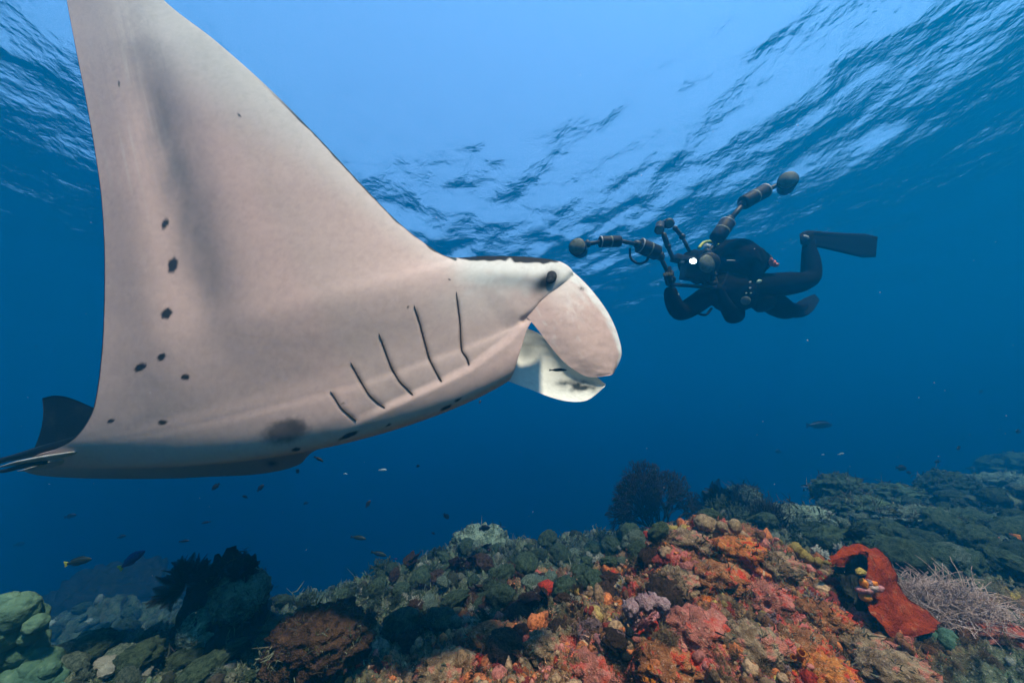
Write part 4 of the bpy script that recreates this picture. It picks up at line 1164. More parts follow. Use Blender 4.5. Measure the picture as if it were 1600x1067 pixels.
for k, (x, y, s, m, lab) in enumerate([(1110, 824, .11, M_TAN, 'tan lobed sponge crowning the red knoll'), (1060, 842, .10, M_OCHRE, 'yellowish knob on the left shoulder of the red knoll'),
        (1250, 868, .07, M_OCHRE, 'yellow sponge ridge on the right shoulder of the red knoll'), (1240, 930, .09, M_PINK, 'large pink sponge in the middle of the red knoll'), (970, 1010, .05, M_BLACK, 'black lump standing in for a dark hole in the red knoll'),  # last one: black lump added as the shade of a dark hole
        (1312, 940, .03, M_OCHRE, 'little yellow sponge in front of the red ear sponge'), (1460, 1000, .10, M_GREEN, 'pale teal coral in the hollow under the ear sponge')]):
    p, nn, d = hit(x, y)
    put(inst(lobes[k % 4], m), 'sponge_lump' if m not in (M_GREEN, M_BROWN) else 'coral_head', p, nn, s * 1.5, None, None, lab, 'sponge' if m not in (M_GREEN, M_BROWN) else 'coral', None, .1, .5)

# ------------------------------------------------------------------ turf: countless algae blades and hydroid threads
def pick_reef(n, sel, rs):
    ii = np.argwhere(sel); ii = ii[rs.randint(0, len(ii), n)]
    return RP[ii[:, 0], ii[:, 1]], RNRM[ii[:, 0], ii[:, 1]], RD[ii[:, 0], ii[:, 1]]
def make_turf(name, n, sel, size, palette, seed, lab, nb=6, pts=None):
    rs = np.random.RandomState(seed)
    P, N, D = pick_reef(n, sel, rs) if pts is None else pts
    n = len(P)
    g = fbm(P * 9, 2)
    pal = np.array(palette); pick = (np.clip((g + rs.normal(size=n) * .35) * .5 + .5, 0, .999) * len(pal)).astype(int)
    colr = pal[pick] * (.6 + .8 * rs.rand(n))[:, None]
    sz = size[0] + (size[1] - size[0]) * rs.rand(n) ** 2
    sz = sz * np.clip(D / 1.5, .6, 2.2)
    Vv, Cc = [], []
    for b_ in range(nb):
        d = N * .8 + rs.normal(size=(n, 3)) * .85; d /= np.linalg.norm(d, axis=1)[:, None]
        side = np.cross(d, rs.normal(size=(n, 3))); side /= np.linalg.norm(side, axis=1)[:, None] + 1e-9
        bend = rs.normal(size=(n, 3)) * .55
        base = P + rs.normal(size=(n, 3)) * (sz * .35)[:, None] - N * (sz * .1)[:, None]
        L = (sz * (.6 + .7 * rs.rand(n)))[:, None]; w = side * (sz * (.05 + .08 * rs.rand(n)))[:, None]
        m1 = base + d * L * .55; tip = base + d * L + bend * L
        Vv.append(np.stack([base - w * .7, base + w * .7, m1 + w, m1 - w, tip + w * .25, tip - w * .25], 1)); Cc.append(np.repeat(colr[:, None], 6, 1))
    Vv = np.concatenate(Vv).reshape(-1, 3); Cc = np.concatenate(Cc).reshape(-1, 3)
    k = np.arange(n * nb)[:, None] * 6
    F = np.concatenate([k + [[0, 1, 2, 3]], k + [[3, 2, 4, 5]]])
    me = mesh_np(name, Vv, F); cattr(me, 'tint', Cc)
    t = NT(name); t.set(color=t.attr('tint', 'Color'), rough=.85, spec=.1)
    tag(link(name, me, t.m), lab, 'turf', None, 'stuff')
vis = (RPX > -60) & (RPX < 1660) & (RPY > 700) & (RPY < 1120) & (RD > .6)
make_turf('reef_turf', 12000, vis & (RWARM > .22) & (RD < 2.4), (.005, .017), [(.15, .055, .024), (.31, .135, .055), (.24, .09, .038), (.44, .22, .10), (.46, .085, .045), (.52, .28, .18), (.12, .055, .025)], 1, 'shaggy tan and rusty turf covering the red knoll')
make_turf('reef_turf', 15000, vis & (RWARM <= .3) & (RD < 4.5), (.008, .026), [(.022, .032, .018), (.055, .068, .038), (.11, .13, .085), (.035, .05, .03), (.17, .18, .125), (.035, .07, .038)], 2, 'short olive turf covering the darker reef slopes')

_rs2 = np.random.RandomState(4)
_RP = [np.concatenate([r[k] for r in ROCKP]) for k in (0, 1, 2)]
_pk = _rs2.randint(0, len(_RP[0]), 5000)
_vz = _RP[0][_pk]; _q = proj(_vz)
_face = (np.einsum('ij,ij->i', _RP[1][_pk], -_vz) > -.1 * np.linalg.norm(_vz, axis=1))
make_turf('rock_turf', 0, None, (.010, .030), [(.025, .03, .018), (.06, .062, .035), (.11, .115, .075), (.05, .04, .028), (.12, .11, .075), (.04, .06, .035)], 3, 'short dark turf clinging to the boulders and outcrops', 6, (_vz[_face], _RP[1][_pk][_face], _RP[2][_pk][_face]))
def nodules(name, n, sel, size, palette, seed, lab):
    rs = np.random.RandomState(seed); P, N, D = pick_reef(n, sel, rs); v, f = ICO[2]
    pal = np.array(palette); pick = (np.clip((fbm(P * 4 + 3, 2) * 1.1 + rs.normal(size=n) * .16) * .5 + .5, 0, .999) * len(pal)).astype(int)
    sz = (size[0] + (size[1] - size[0]) * rs.rand(n) ** 2.5) * np.clip(D / 1.5, .6, 2.5)
    dm = 1 + .45 * noise3(v[None] * 1.9 + rs.rand(n, 1, 3) * 90)
    q = v[None] * dm[..., None] * sz[:, None, None] * (.6 + .8 * rs.rand(n, 1, 3)) + (P - N * (sz * .25)[:, None])[:, None]
    F = (f[None] + (np.arange(n) * len(v))[:, None, None]).reshape(-1, 3)
    me = mesh_np(name, q.reshape(-1, 3), F); cattr(me, 'tint', np.repeat((pal[pick] * (.55 + .8 * rs.rand(n))[:, None])[:, None], len(v), 1).reshape(-1, 3))
    t = NT(name); n1 = t.noise(90, 3, .6)
    t.set(color=t.mix(t.ramp(n1, .4, .7), t.attr('tint', 'Color'), (.35, .32, .3), 'MULTIPLY'), rough=.85, spec=.1, normal=t.bump(n1, .8, .01))
    tag(link(name, me, t.m), lab, 'rubble', None, 'stuff')
nodules('reef_nodules', 3000, vis & (RWARM > .25) & (RD < 2.3), (.006, .034), [(.30, .20, .07), (.20, .12, .065), (.14, .06, .028), (.38, .23, .13), (.46, .14, .05), (.44, .15, .12), (.38, .035, .018)], 5, 'countless knobby growths crusting the red knoll')
nodules('reef_nodules', 3200, vis & (RWARM <= .3) & (RD < 6), (.008, .032), [(.022, .027, .016), (.05, .055, .034), (.12, .125, .095), (.035, .04, .026), (.17, .17, .135), (.06, .05, .035)], 6, 'countless small lumps and rubble on the darker reef slopes')
# ------------------------------------------------------------------ fishes
def fish_mesh(prof, depth_w):
    """body lofted along x (tail at 0, snout at 1); prof rows: x, centre z, half height"""
    pr = np.array(prof, float); t = np.linspace(0, len(pr) - 1, 22); p = crom_at(pr, t); ns = 14
    a = np.linspace(0, 2 * np.pi, ns, endpoint=False)
    G = np.stack([np.repeat(p[:, 0:1], ns, 1), p[:, 2:3] * depth_w * np.sin(a)[None], p[:, 1:2] + p[:, 2:3] * np.cos(a)[None]], -1)
    return mesh_np('body', G.reshape(-1, 3), grid_faces(22, ns, True))
def fin_mesh(name, pts, th=.008):
    n = len(pts); v = [(x, -th, z) for x, z in pts] + [(x, th, z) for x, z in pts]
    f = [tuple(range(n))[::-1], tuple(range(n, 2 * n))] + [(i, (i + 1) % n, (i + 1) % n + n, i + n) for i in range(n)]
    me = bpy.data.meshes.new(name); me.from_pydata(v, [], f); me.update(); return me
def make_fish_proto(kind):
    if kind == 'slim':
        b = fish_mesh([(.12, 0, .035), (.25, 0, .07), (.45, .005, .115), (.65, .005, .125), (.82, 0, .10), (.94, -.01, .055), (1.0, -.015, .008)], .55)
        fins = [('tail_fin', [(.16, .035), (.06, .085), (0, .10), (.02, 0), (0, -.10), (.06, -.085), (.16, -.035)]),
                ('dorsal_fin', [(.24, .065), (.30, .125), (.55, .165), (.74, .15), (.78, .11), (.5, .10)]), ('anal_fin', [(.24, -.065), (.30, -.12), (.5, -.145), (.55, -.105), (.4, -.09)])]
    else:
        b = fish_mesh([(.16, 0, .05), (.28, 0, .11), (.45, .01, .20), (.62, .01, .235), (.78, 0, .20), (.92, -.01, .11), (1.0, -.02, .015)], .38)
        fins = [('tail_fin', [(.20, .05), (.10, .12), (0, .17), (.05, 0), (0, -.17), (.10, -.12), (.20, -.05)]),
                ('dorsal_fin', [(.24, .08), (.28, .22), (.45, .29), (.68, .27), (.75, .19), (.5, .18)]), ('anal_fin', [(.24, -.08), (.28, -.22), (.44, -.27), (.55, -.20), (.4, -.14)])]
    return b, [(n, fin_mesh(n, p)) for n, p in fins]
FP = {k: make_fish_proto(k) for k in ('slim', 'deep')}
def eye_mesh():
    v, f = ICO[2]; return shade(mesh_np('eye', v * .022, f))
EYE = eye_mesh()
M_FD = simple_mat('fish_dark', (.005, .006, .008), .5, .3, .3, 20, 0)
M_FO = simple_mat('fish_olive', (.016, .024, .013), .5, .3, .3, 20, 0)
M_FB = simple_mat('fish_blue', (.02, .03, .16), .45, .4, .3, 20, 0)
M_FY = simple_mat('fish_yellow', (.52, .50, .03), .5, .3, .2, 20, 0)
M_FG = simple_mat('fish_grey', (.10, .12, .11), .5, .3, .3, 20, 0)
M_EY = simple_mat('fish_eye', (.004, .004, .005), .2, .5, 0, 5, 0)
def fish(px, py, ln, ang, d, kind, mat, label, group=None, tail=None, parts=True, flip=1, yaw=0.0):
    L = ln * d / FPX
    r = empty('fish', V(px, py, d)); tag(r, label, 'fish', group)
    body, fins = FP[kind]
    M = CAM_R.to_4x4() @ Matrix(((1, 0, 0, 0), (0, 0, 1, 0), (0, -1, 0, 0), (0, 0, 0, 1)))   # fish x -> image right, z -> image up
    R = M @ Matrix.Rotation(-math.radians(ang), 4, 'Y') @ Matrix.Rotation(yaw + (math.pi if flip < 0 else 0), 4, 'Z')
    r.rotation_mode = 'QUATERNION'; r.rotation_quaternion = R.to_quaternion(); r.scale = (L,) * 3
    def part(nm, me, m):
        o = bpy.data.objects.new(nm, inst(me, m)); COL.objects.link(o); o.parent = r; o.location = (-.5, 0, 0); return o
    part('body', body, mat).data.polygons.foreach_set('use_smooth', np.ones(len(body.polygons), dtype=bool))
    for n, m in fins: part(n, m, tail if (tail and n == 'tail_fin') else mat)
    if parts:
        for s in (-1, 1):
            e = part('eye', EYE, M_EY); e.location = (-.5 + .86, s * .045, .03)
    return r
fish(122, 877, 44, 12, 2.6, 'slim', M_FO, 'dark olive fish with yellow green tail above the hazy outcrop', None, M_FY)
fish(206, 874, 50, 36, 2.6, 'slim', M_FB, 'dark bluish fish swimming steeply upwards beside the big feather star', None, M_FY)
fish(560, 840, 25, -8, 4.0, 'slim', M_FO, 'upper olive fish of two swimming towards the crest slope')
fish(592, 865, 26, -14, 4.0, 'slim', M_FO, 'lower olive fish of two swimming towards the crest slope')
fish(757, 825, 18, 12, 3.3, 'deep', M_FD, 'black fish hovering right over the pale crest outcrop')
fish(1280, 664, 42, 2, 7.0, 'slim', M_FD, 'large hazy dark fish in open water below the diver')
fish(1408, 731, 18, -5, 4.4, 'deep', M_FD, 'bigger black damselfish of the pair above the far crest', None)
fish(1420, 738, 9, -20, 4.4, 'deep', M_FD, 'smaller black damselfish of the pair above the far crest', None, None, False)
fish(1114, 796, 11, 0, 3.0, 'deep', M_FY, 'tiny yellow fish in front of the dark round bush')
fish(872, 578, 28, 1, 1.28, 'slim', M_FD, 'slender black fish swimming in front of the manta mouth').scale.z *= .6
fish(498, 717, 17, -28, 2.6, 'slim', M_FD, 'small dark fish just under the manta belly by the far wing tip')
fish(655, 876, 9, 70, 3.0, 'deep', M_FG, 'tiny grey fish at the edge of the slope')
fish(618, 873, 7, 0, 3.2, 'deep', M_FB, 'tiny bright blue fish close to the crest slope')
fish(148, 1022, 10, 10, 2.2, 'deep', M_FB, 'tiny vivid blue fish over the shaded floor near green lobed coral')
g = 'little dark fishes scattered in the open blue water'
for (x, y, l, a, k, d) in [(465, 736, 12, 48, 'deep', 3.5), (407, 762, 13, 50, 'deep', 3.6), (337, 760, 14, 42, 'deep', 3.6), (383, 776, 9, -40, 'deep', 4), (322, 816, 13, 6, 'slim', 4.2), (288, 845, 15, 2, 'slim', 4),
                           (575, 787, 12, 62, 'deep', 4.2), (697, 806, 15, -60, 'deep', 3.8), (677, 833, 7, -40, 'deep', 4), (653, 728, 8, 30, 'deep', 5), (110, 806, 14, 8, 'deep', 5), (190, 838, 10, 10, 'deep', 5),
                           (1498, 700, 12, 14, 'deep', 4.8), (1465, 721, 10, 8, 'deep', 4.8), (1591, 674, 14, -5, 'deep', 4.6), (1533, 612, 11, 20, 'deep', 8), (1216, 705, 12, -10, 'deep', 9), (950, 803, 12, 5, 'deep', 5), (478, 786, 9, 15, 'deep', 6), (750, 628, 6, 60, 'deep', 2.5), (30, 850, 14, 10, 'deep', 8)]:
    fish(x, y, l, a, d, k, M_FD, 'little dark fish hovering in the open blue water', g, None, False, random.choice([1, -1]), random.uniform(-.5, .5))
g = 'small pale fishes glinting in the water'
for (x, y, l, a, d) in [(598, 734, 13, 2, 5), (1314, 709, 11, 12, 6), (1286, 710, 5, 0, 6), (540, 740, 7, 0, 6)]:
    fish(x, y, l, a, d, 'slim', simple_mat('fish_silver', (.45, .5, .5), .35, .5, .2, 20, 0) if 'fs' not in globals() else fs, 'small pale silvery fish glinting in the blue water', g, None, False)
# drifting specks
def plankton():
    rs = np.random.RandomState(8); v, f = ICO[1]; Vs, Fs = [], []
    for k in range(420):
        d = .9 + 4.5 * rs.rand(); c = unp(rs.rand() * 1600, 80 + rs.rand() * 900, d); r = d / FPX * (.16 + .5 * rs.rand() ** 5)
        Vs.append(v * r * (np.array([1, 1, 1]) + rs.rand(3) * .8) + c); Fs.append(f + k * len(v))
    tag(link('plankton', mesh_np('plankton', np.concatenate(Vs), np.concatenate(Fs)), simple_mat('plankton', (.5, .5, .46), .8, .1, .1, 5, 0)), 'pale specks of plankton drifting in the water', 'plankton', None, 'stuff')
plankton()
# ------------------------------------------------------------------ diver with camera rig
DD = 3.0
SPX = DD / FPX
def skinmesh(name, joints, bones, mat, parent, sub=2):
    """joints: name -> (px,py,depth,radius m[,radius2]); one continuous skinned surface"""
    names = list(joints); me = bpy.data.meshes.new(name)
    me.from_pydata([V(*joints[n][:3]) for n in names], [(names.index(a), names.index(b)) for a, b in bones], [])
    o = bpy.data.objects.new(name, me); COL.objects.link(o)
    sk = o.modifiers.new('skin', 'SKIN'); sk.use_smooth_shade = True; sk.branch_smoothing = .6
    for i, n in enumerate(names):
        r = joints[n][3:]; me.skin_vertices[0].data[i].radius = (r[0], r[-1])
    me.skin_vertices[0].data[0].use_root = True
    s = o.modifiers.new('sub', 'SUBSURF'); s.levels = sub; s.render_levels = sub
    dg = bpy.context.evaluated_depsgraph_get()
    m2 = bpy.data.meshes.new_from_object(o.evaluated_get(dg)); m2.name = name
    bpy.data.objects.remove(o, do_unlink=True); bpy.data.meshes.remove(me)
    m2.materials.clear()
    return link(name, m2, mat, parent)
def tubeW(name, pts, rads, mat, parent, ns=12, smoothn=None):
    P = np.array([V(*p) for p in pts])
    if smoothn: 
        P = crom(P, smoothn); rads = np.interp(np.linspace(0, 1, smoothn), np.linspace(0, 1, len(rads)), rads)
    v, f = tubes([P], [np.array(rads, float)], ns)
    return link(name, quads_mesh(name, v, f), mat, parent)
def lump(name, px, py, d, rx, ry, rz, mat, parent, seed=0, amp=.12, rot=0, sub=4, pw=1.0):
    """rounded lump, radii in metres along image right / image up / depth"""
    v, f = ICO[sub]
    q = np.sign(v) * np.abs(v) ** pw
    q = q * (1 + amp * fbm(v * 1.8 + seed, 3))[:, None] * np.array([rx, ry, rz])
    c, s = math.cos(math.radians(rot)), math.sin(math.radians(rot))
    q = np.stack([q[:, 0] * c - q[:, 1] * s, q[:, 0] * s + q[:, 1] * c, q[:, 2]], -1)
    return link(name, mesh_np(name, q @ RN.T + unp(px, py, d), f), mat, parent)
def can(name, p0, p1, r, mat, parent, prof=((0, .86), (.04, 1), (.96, 1), (1, .86)), ns=20, caps=True):
    """turned can between two world points with a radius profile"""
    p0, p1 = np.array(p0), np.array(p1); t = p1 - p0; T = t / np.linalg.norm(t)
    ref = np.array([0, 0, 1.0]) if abs(T[2]) < .9 else np.array([1.0, 0, 0]); s = np.cross(T, ref); s /= np.linalg.norm(s); u = np.cross(s, T)
    a = np.linspace(0, 2 * np.pi, ns, endpoint=False)
    rows = [p0 + 0 * T + 1e-4 * r * (np.cos(a)[:, None] * s + np.sin(a)[:, None] * u)] if caps else []
    for h, k in prof: rows.append(p0 + t * h + r * k * (np.cos(a)[:, None] * s + np.sin(a)[:, None] * u))
    if caps: rows.append(p1 + 1e-4 * r * (np.cos(a)[:, None] * s + np.sin(a)[:, None] * u))
    me = mesh_np(name, np.concatenate(rows), grid_faces(len(rows), ns, True))
    o = link(name, me, mat, parent, smooth=False)
    return o
M_SUIT = simple_mat('wetsuit', (.0035, .0045, .006), .95, .03, .35, 25, .3, .006)
M_RUB = simple_mat('black_rubber', (.004, .005, .006), .8, .06, .3, 40, .2, .003)
M_VEST = simple_mat('vest_cloth', (.0035, .004, .0055), .95, .03, .35, 60, .35, .004)
M_MET = simple_mat('anodised_metal', (.016, .020, .022), .5, .25, .25, 40, .1, .002)
M_ALU = simple_mat('clear_anodised', (.26, .30, .31), .4, .4, .2, 40, .1, .002)
M_FLOAT = simple_mat('float_black', (.008, .010, .011), .6, .15, .25, 40, .15, .002)
M_LENS = simple_mat('diffuser_grey', (.11, .135, .11), .6, .15, .35, 30, 0)
M_HOSE = simple_mat('hose_green', (.36, .42, .06), .5, .3, .2, 30, 0)
M_CORAL = simple_mat('spool_orange', (.55, .15, .10), .5, .3, .3, 50, .2, .004)
M_GLOVE = simple_mat('glove_olive', (.030, .032, .018), .8, .15, .3, 60, .2, .003)
M_TEAL = simple_mat('clip_teal', (.22, .36, .30), .5, .3, .2, 30, 0)

diver = empty('person', V(1165, 450, DD))
tag(diver, 'scuba diver in black wetsuit and fins swimming and aiming an underwater camera', 'person')
J = {'pelvis': (1192, 450, 3.0, .185, .16), 'waist': (1165, 448, 3.0, .19, .16), 'chest': (1132, 442, 2.98, .20, .17), 'neck': (1108, 424, 2.96, .085), 'skull': (1094, 416, 2.94, .105, .11), 'crown': (1078, 410, 2.92, .085, .10),
     'hipL': (1206, 448, 2.93, .13), 'thighL': (1240, 443, 2.93, .115), 'kneeL': (1268, 438, 2.95, .085), 'shinL': (1267, 408, 2.98, .074), 'ankleL': (1263, 382, 3.0, .048), 'footL': (1268, 372, 3.0, .045),
     'hipR': (1196, 464, 3.06, .13), 'thighR': (1214, 478, 3.08, .115), 'kneeR': (1230, 486, 3.12, .09), 'shinR': (1246, 483, 3.30, .060), 'ankleR': (1256, 477, 3.45, .05),
     'shL': (1115, 454, 2.86, .10), 'armL': (1086, 476, 2.78, .09), 'elbowL': (1060, 491, 2.70, .082), 'foreL': (1050, 468, 2.66, .068), 'wristL': (1046, 447, 2.64, .042),
     'shR': (1130, 452, 3.08, .085), 'armR': (1144, 480, 3.02, .10), 'elbowR': (1150, 499, 2.94, .088), 'foreR': (1132, 474, 2.82, .055), 'wristR': (1118, 446, 2.74, .042)}
Bn = [('pelvis', 'waist'), ('waist', 'chest'), ('chest', 'neck'), ('neck', 'skull'), ('skull', 'crown'), ('pelvis', 'hipL'), ('hipL', 'thighL'), ('thighL', 'kneeL'), ('kneeL', 'shinL'), ('shinL', 'ankleL'), ('ankleL', 'footL'),
      ('pelvis', 'hipR'), ('hipR', 'thighR'), ('thighR', 'kneeR'), ('kneeR', 'shinR'), ('shinR', 'ankleR'), ('chest', 'shL'), ('shL', 'armL'), ('armL', 'elbowL'), ('elbowL', 'foreL'), ('foreL', 'wristL'),
      ('chest', 'shR'), ('shR', 'armR'), ('armR', 'elbowR'), ('elbowR', 'foreR'), ('foreR', 'wristR')]
skinmesh('body', J, Bn, M_SUIT, diver)
def hand(w, dirx, diry, d, sgn):
    """gloved hand: palm and five curled fingers gripping a handle"""
    wx, wy = w; u = np.array([dirx, diry]); n_ = np.array([-diry, dirx]) * sgn
    P = lambda a, b, dz: (wx + u[0] * a + n_[0] * b, wy + u[1] * a + n_[1] * b, d + dz)
    J = {'wrist': (*P(0, 0, 0), .034), 'palm': (*P(9, 0, -.005), .036, .026), 'knuckle': (*P(15, 0, -.01), .036, .022)}
    B = [('wrist', 'palm'), ('palm', 'knuckle')]
    for k, (b0, L) in enumerate([(-5.0, 12), (-1.8, 14), (1.6, 13.4), (4.8, 10.5)]):
        J[f'a{k}'] = (*P(16.5, b0, -.012), .0125); J[f'b{k}'] = (*P(16.5 + L * .42, b0 * 1.1, -.035), .0115); J[f'c{k}'] = (*P(16.5 + L * .35, b0 * 1.1, -.065), .0105); J[f'd{k}'] = (*P(16 + L * .05, b0 * 1.1, -.075), .0095)
        B += [('knuckle', f'a{k}'), (f'a{k}', f'b{k}'), (f'b{k}', f'c{k}'), (f'c{k}', f'd{k}')]
    J['t0'] = (*P(7, 6.5, -.015), .016); J['t1'] = (*P(12, 9.5, -.035), .0135); J['t2'] = (*P(15, 8, -.06), .011)
    B += [('palm', 't0'), ('t0', 't1'), ('t1', 't2')]
    return skinmesh('glove', J, B, M_GLOVE, diver, 2)
hand((1046, 449), -.12, -1.0, 2.64, 1)
hand((1119, 448), -.35, -.94, 2.74, -1)
# hood, mask, regulator
lump('hood', 1088, 413, 2.93, .150, .125, .13, M_SUIT, diver, 3, .10, -12)
mk = lump('mask', 1083, 417, 2.80, .095, .065, .045, M_RUB, diver, 5, .05, -8, 4, .8)
lump('lens', 1082, 417, 2.765, .072, .045, .018, simple_mat('mask_glass', (.012, .02, .022), .15, .6, .1, 10, 0), mk, 6, .02, -8, 3, .8)
rg = lump('regulator', 1090, 436, 2.80, .050, .045, .05, M_RUB, diver, 8, .08)
lump('purge_cover', 1090, 436, 2.755, .034, .034, .012, M_MET, rg, 8, .02)
tubeW('hose', [(1094, 438, 2.80), (1112, 456, 2.78), (1132, 440, 2.80), (1140, 412, 2.92)], [.011] * 4, M_RUB, diver, 8, 24)
tubeW('hose', [(1086, 462, 2.80), (1088, 486, 2.74), (1102, 492, 2.74), (1112, 482, 2.78)], [.010] * 4, M_RUB, diver, 8, 24)
tubeW('hose', [(1092, 388, 2.90), (1100, 379, 2.92), (1112, 378, 2.95), (1124, 384, 2.98)], [.013] * 4, M_HOSE, diver, 8, 20)
# buoyancy vest and tank on the back
vs = lump('buoyancy_vest', 1150, 412, 2.98, .255, .215, .20, M_VEST, diver, 11, .10, -14, 5)
lump('buoyancy_vest_front', 1142, 456, 2.90, .24, .17, .12, M_VEST, diver, 15, .14, -10)
bpy.data.objects['buoyancy_vest_front'].name = 'vest_panel'
can('tank', unp(1110, 388, 3.13), unp(1196, 412, 3.16), .092, M_MET, diver, ((0, .2), (.03, .55), (.08, .9), (.13, 1), (.94, 1), (1, .9)))
can('tank_valve', unp(1101, 385, 3.12), unp(1111, 388, 3.13), .03, M_ALU, diver)
lump('pocket', 1192, 470, 2.92, .11, .10, .07, M_VEST, diver, 17, .12, 10)
tubeW('waist_belt', [(1178, 424, 2.90), (1184, 446, 2.845), (1180, 470, 2.88)], [.016] * 3, M_RUB, diver, 8, 16)
for (x, y, r, m, nm) in [(1118, 429, .013, M_ALU, 'clip'), (1114, 424, .010, M_TEAL, 'clip'), (1172, 441, .010, M_ALU, 'clip'), (1172, 450, .009, M_ALU, 'clip'), (1166, 458, .008, M_TEAL, 'clip'), (1173, 458, .008, M_TEAL, 'clip'), (1186, 440, .020, M_TEAL, 'buckle'), (1057, 461, .018, M_TEAL, 'wrist_gauge')]:
    lump(nm, x, y, 2.62 if nm == 'wrist_gauge' else 2.78, r * 1.2, r * .8, r * .6, m, diver, x, .15, 20, 2)
can('gauge', unp(1165, 470, 2.77), unp(1165, 470, 2.81), .036, M_LENS, diver)
lump('name_tape', 1142, 407, 2.775, .040, .006, .004, M_ALU, diver, 2, .02, -2, 3)
for (x, y, r) in [(1202, 408, .030), (1207, 411, .026), (1212, 414, .022)]: lump('spool', x, y, 2.86, r, r * .85, r, M_CORAL, diver, x, .3, 0, 3)
# fins
def swim_fin(path, widths, th, d):
    """blade lofted along pixel path with half widths (px) and thickness m; ribbed rails"""
    p = crom(np.c_[np.array(path, float), d], 34); w = np.interp(np.linspace(0, 1, 34), np.linspace(0, 1, len(widths)), widths)
    T = np.gradient(p[:, :2], axis=0); T /= np.linalg.norm(T, axis=1)[:, None]; N_ = np.c_[-T[:, 1], T[:, 0]]
    a = np.linspace(0, 2 * np.pi, 20, endpoint=False)
    thk = np.interp(np.linspace(0, 1, 34), np.linspace(0, 1, len(th)), th)
    ca = np.sign(np.cos(a)) * np.abs(np.cos(a)) ** .8
    rail = 1 + .9 * np.exp(-((np.abs(ca) - .88) / .1) ** 2) * (np.arange(34)[:, None] > 9)
    X = p[:, 0:1] + N_[:, 0:1] * w[:, None] * ca[None]; Y = p[:, 1:2] + N_[:, 1:2] * w[:, None] * ca[None]
    Dp = p[:, 2:3] + thk[:, None] * np.sin(a)[None] * rail
    G = unp(X, Y, Dp)
    v = np.concatenate([G.reshape(-1, 3), G[0].mean(0)[None], G[-1].mean(0)[None]])
    f = grid_faces(34, 20, True); n = 34 * 20
    cap = [[(j + 1) % 20, j, n, n] for j in range(20)] + [[n - 20 + j, n - 20 + (j + 1) % 20, n + 1, n + 1] for j in range(20)]
    return link('fin', quads_mesh('fin', v, np.concatenate([f, np.array(cap)])), M_RUB, diver)
swim_fin([(1250, 374), (1262, 373), (1285, 375), (1320, 380), (1350, 384), (1370, 386)], [8, 13, 13, 16, 19, 16], [.05, .055, .03, .012, .008, .004], [2.98, 3.0, 3.02, 3.06, 3.1, 3.12])
swim_fin([(1238, 490), (1248, 485), (1256, 481), (1264, 475), (1271, 469), (1277, 464)], [8, 12, 13, 12, 9, 6], [.05, .05, .03, .012, .008, .004], [3.3, 3.4, 3.5, 3.7, 3.85, 3.95])
lump('fin_strap', 1258, 371, 2.955, .035, .02, .02, M_ALU, diver, 4, .1, -20, 3)

# ---- camera rig held by the diver
rig = empty('underwater_camera', V(1085, 425, 2.7))
tag(rig, 'underwater camera housing with two strobe arms and focus lights held by the diver', 'camera')
def box(name, px, py, d, sx, sy, sz, mat, parent, rot=0, bev=.012):
    bm = bmesh.new(); bmesh.ops.create_cube(bm, size=1.0); bmesh.ops.scale(bm, vec=(sx, sy, sz), verts=bm.verts)
    bmesh.ops.bevel(bm, geom=bm.edges[:], offset=bev, segments=2, affect='EDGES', profile=.7)
    bmesh.ops.rotate(bm, cent=(0, 0, 0), matrix=CAM_R @ Matrix.Rotation(math.radians(rot), 3, 'Z'), verts=bm.verts)
    bmesh.ops.translate(bm, vec=V(px, py, d), verts=bm.verts)
    me = bpy.data.meshes.new(name); bm.to_mesh(me); bm.free()
    return link(name, me, mat, parent, smooth=False)
hs = box('housing', 1086, 424, 2.70, .20, .15, .10, M_MET, rig, -8)
box('shutter_lever', 1066, 409, 2.66, .03, .02, .03, M_ALU, hs, -8, .004)
dp = can('dome_port', unp(1106, 412, 2.66), unp(1106, 412, 2.60), .085, M_MET, rig, ((0, .8), (.2, 1), (.9, 1), (1, .95)))
lump('dome_glass', 1106, 412, 2.60, .072, .072, .03, M_LENS, dp, 1, 0, 0, 4)
for (x, y, ex, ey) in [(1048, 446, 1046, 418), (1113, 438, 1118, 412)]: tubeW('handle', [(x, y, 2.62), ((x + ex) / 2 - 2, (y + ey) / 2, 2.60), (ex, ey, 2.63)], [.016, .02, .016], M_RUB, rig, 10, 14)
box('tray', 1082, 447, 2.68, .36, .02, .06, M_MET, rig, -4, .006)
box('shade_visor', 1067, 406, 2.70, .16, .045, .12, M_MET, rig, -14)
def arm_chain(chain):
    """(kind, (px,py,d), (px,py,d), radius m)"""
    for kind, a, b, r in chain:
        if kind == 'arm':
            tubeW('arm', [a, b], [r, r], M_MET, rig, 10)
        elif kind == 'float':
            f = can('float', unp(*a), unp(*b), r, M_FLOAT, rig, ((0, .62), (.02, .9), (.06, 1), (.94, 1), (.98, .9), (1, .62)))
            A_, B_ = np.array(unp(*a)), np.array(unp(*b))
            can('end_ring', A_ + (B_ - A_) * .90, A_ + (B_ - A_) * .955, r * 1.03, M_ALU, f, ((0, .97), (.2, 1), (.8, 1), (1, .97)))
            can('print_panel', A_ + (B_ - A_) * .44, A_ + (B_ - A_) * .52, r * 1.006, M_LENS, f)
        elif kind == 'clamp':
            lump('clamp', *a, r, r * 1.15, r, M_MET, rig, a[0], .12, 30, 3)
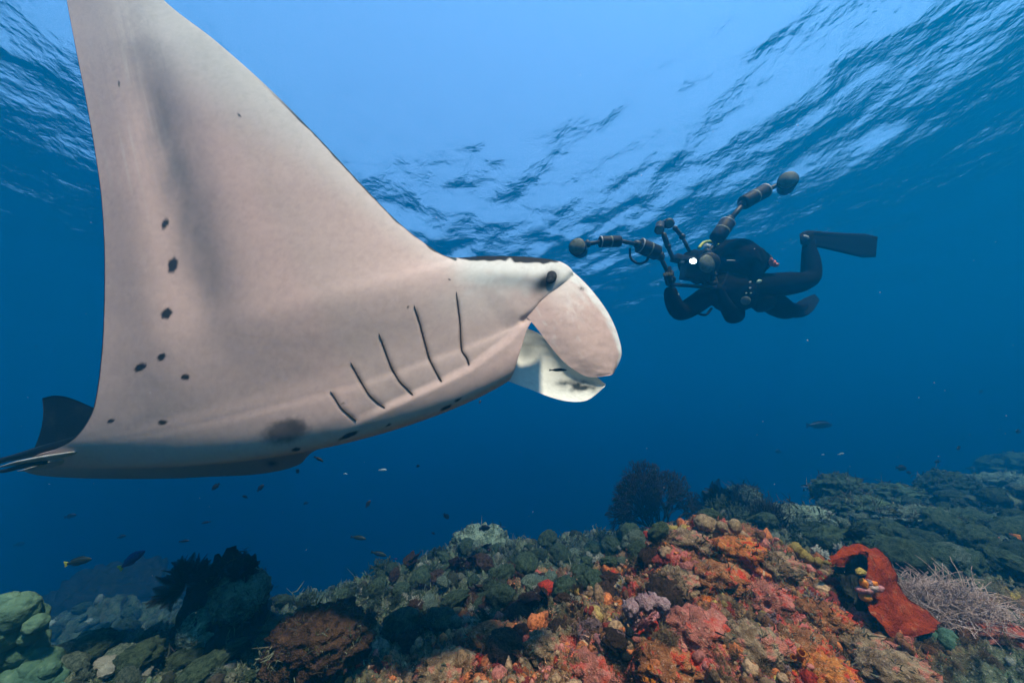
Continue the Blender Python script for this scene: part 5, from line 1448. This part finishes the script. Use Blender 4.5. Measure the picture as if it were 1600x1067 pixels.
arm_chain([('arm', (1046, 430, 2.64), (1032, 402, 2.60), .017), ('clamp', (1046, 428, 2.64), 0, .032), ('clamp', (1031, 400, 2.60), 0, .034), ('float', (1028, 396, 2.60), (998, 383, 2.56), .058),
           ('clamp', (996, 382, 2.56), 0, .030), ('arm', (996, 382, 2.56), (966, 376, 2.52), .016), ('float', (970, 377, 2.52), (936, 378, 2.50), .042), ('arm', (938, 378, 2.50), (914, 382, 2.48), .016), ('clamp', (918, 381, 2.48), 0, .026)])
tubeW('arm_loop', [(984, 388, 2.56), (986, 404, 2.56), (998, 412, 2.56), (1010, 408, 2.57), (1014, 398, 2.58)], [.010] * 5, M_MET, rig, 8, 24)
arm_chain([('arm', (1104, 398, 2.70), (1118, 380, 2.72), .017), ('clamp', (1106, 395, 2.70), 0, .032), ('float', (1119, 374, 2.72), (1138, 346, 2.74), .060), ('clamp', (1140, 343, 2.74), 0, .032), ('arm', (1139, 345, 2.74), (1160, 321, 2.76), .022),
           ('clamp', (1160, 320, 2.76), 0, .030), ('float', (1160, 318, 2.76), (1198, 297, 2.80), .058), ('arm', (1197, 298, 2.80), (1222, 286, 2.82), .018), ('clamp', (1220, 287, 2.82), 0, .026)])
def strobe(px, py, d, r, ax, ay, az, L):
    a = unp(px, py, d); b_ = np.array(a) + RN @ np.array([ax, ay, az]) * L
    s = can('strobe', b_, a, r, M_MET, rig, ((0, .6), (.08, .85), (.3, .92), (.7, .95), (.88, 1.0), (1, 1.0)))
    n = np.array(a) - b_; n /= np.linalg.norm(n)
    can('diffuser', np.array(a) - n * .004, np.array(a) + n * .022, r * .90, M_LENS, s, ((0, 1), (.5, 1), (.8, .97), (1, .9)))
strobe(902, 386, 2.42, .064, .35, .05, -.93, .16)
strobe(1231, 282, 2.74, .072, .55, .02, -.80, .20)
arm_chain([('arm', (1052, 405, 2.66), (1043, 384, 2.64), .016), ('arm', (1043, 384, 2.64), (1037, 366, 2.63), .020), ('clamp', (1044, 385, 2.64), 0, .022), ('arm', (1078, 394, 2.68), (1066, 370, 2.70), .014), ('arm', (1066, 370, 2.70), (1054, 356, 2.70), .016), ('clamp', (1066, 370, 2.70), 0, .024), ('clamp', (1055, 357, 2.70), 0, .020)])
def lamp_body(px, py, d, r, ax, ay, az, L):
    a = unp(px, py, d); b_ = np.array(a) + RN @ np.array([ax, ay, az]) * L
    s = can('focus_light', b_, a, r, M_MET, rig, ((0, .8), (.05, .95), (.6, .8), (.75, 1), (1, 1)))
    n = np.array(a) - b_; n /= np.linalg.norm(n)
    can('diffuser', np.array(a) - n * .004, np.array(a) + n * .006, r * .8, M_LENS, s)
lamp_body(1030, 360, 2.60, .036, .35, .65, -.65, .11)
lamp_body(1046, 349, 2.68, .040, .15, .30, -.93, .10)
lt = can('spotting_light', unp(1083, 408, 2.66), unp(1082, 408, 2.585), .032, M_MET, rig, ((0, .8), (.1, 1), (1, 1)))
t = NT('lit_lamp'); t.set(color=(.8, .8, .8), emit=(.9, 1.0, .95), emits=4.0)
v, f = ICO[3]
link('lamp_glass', mesh_np('lamp_glass', (v * np.array([.028, .020, .012])) @ RN.T + unp(1083, 408, 2.578), f), t.m, lt)
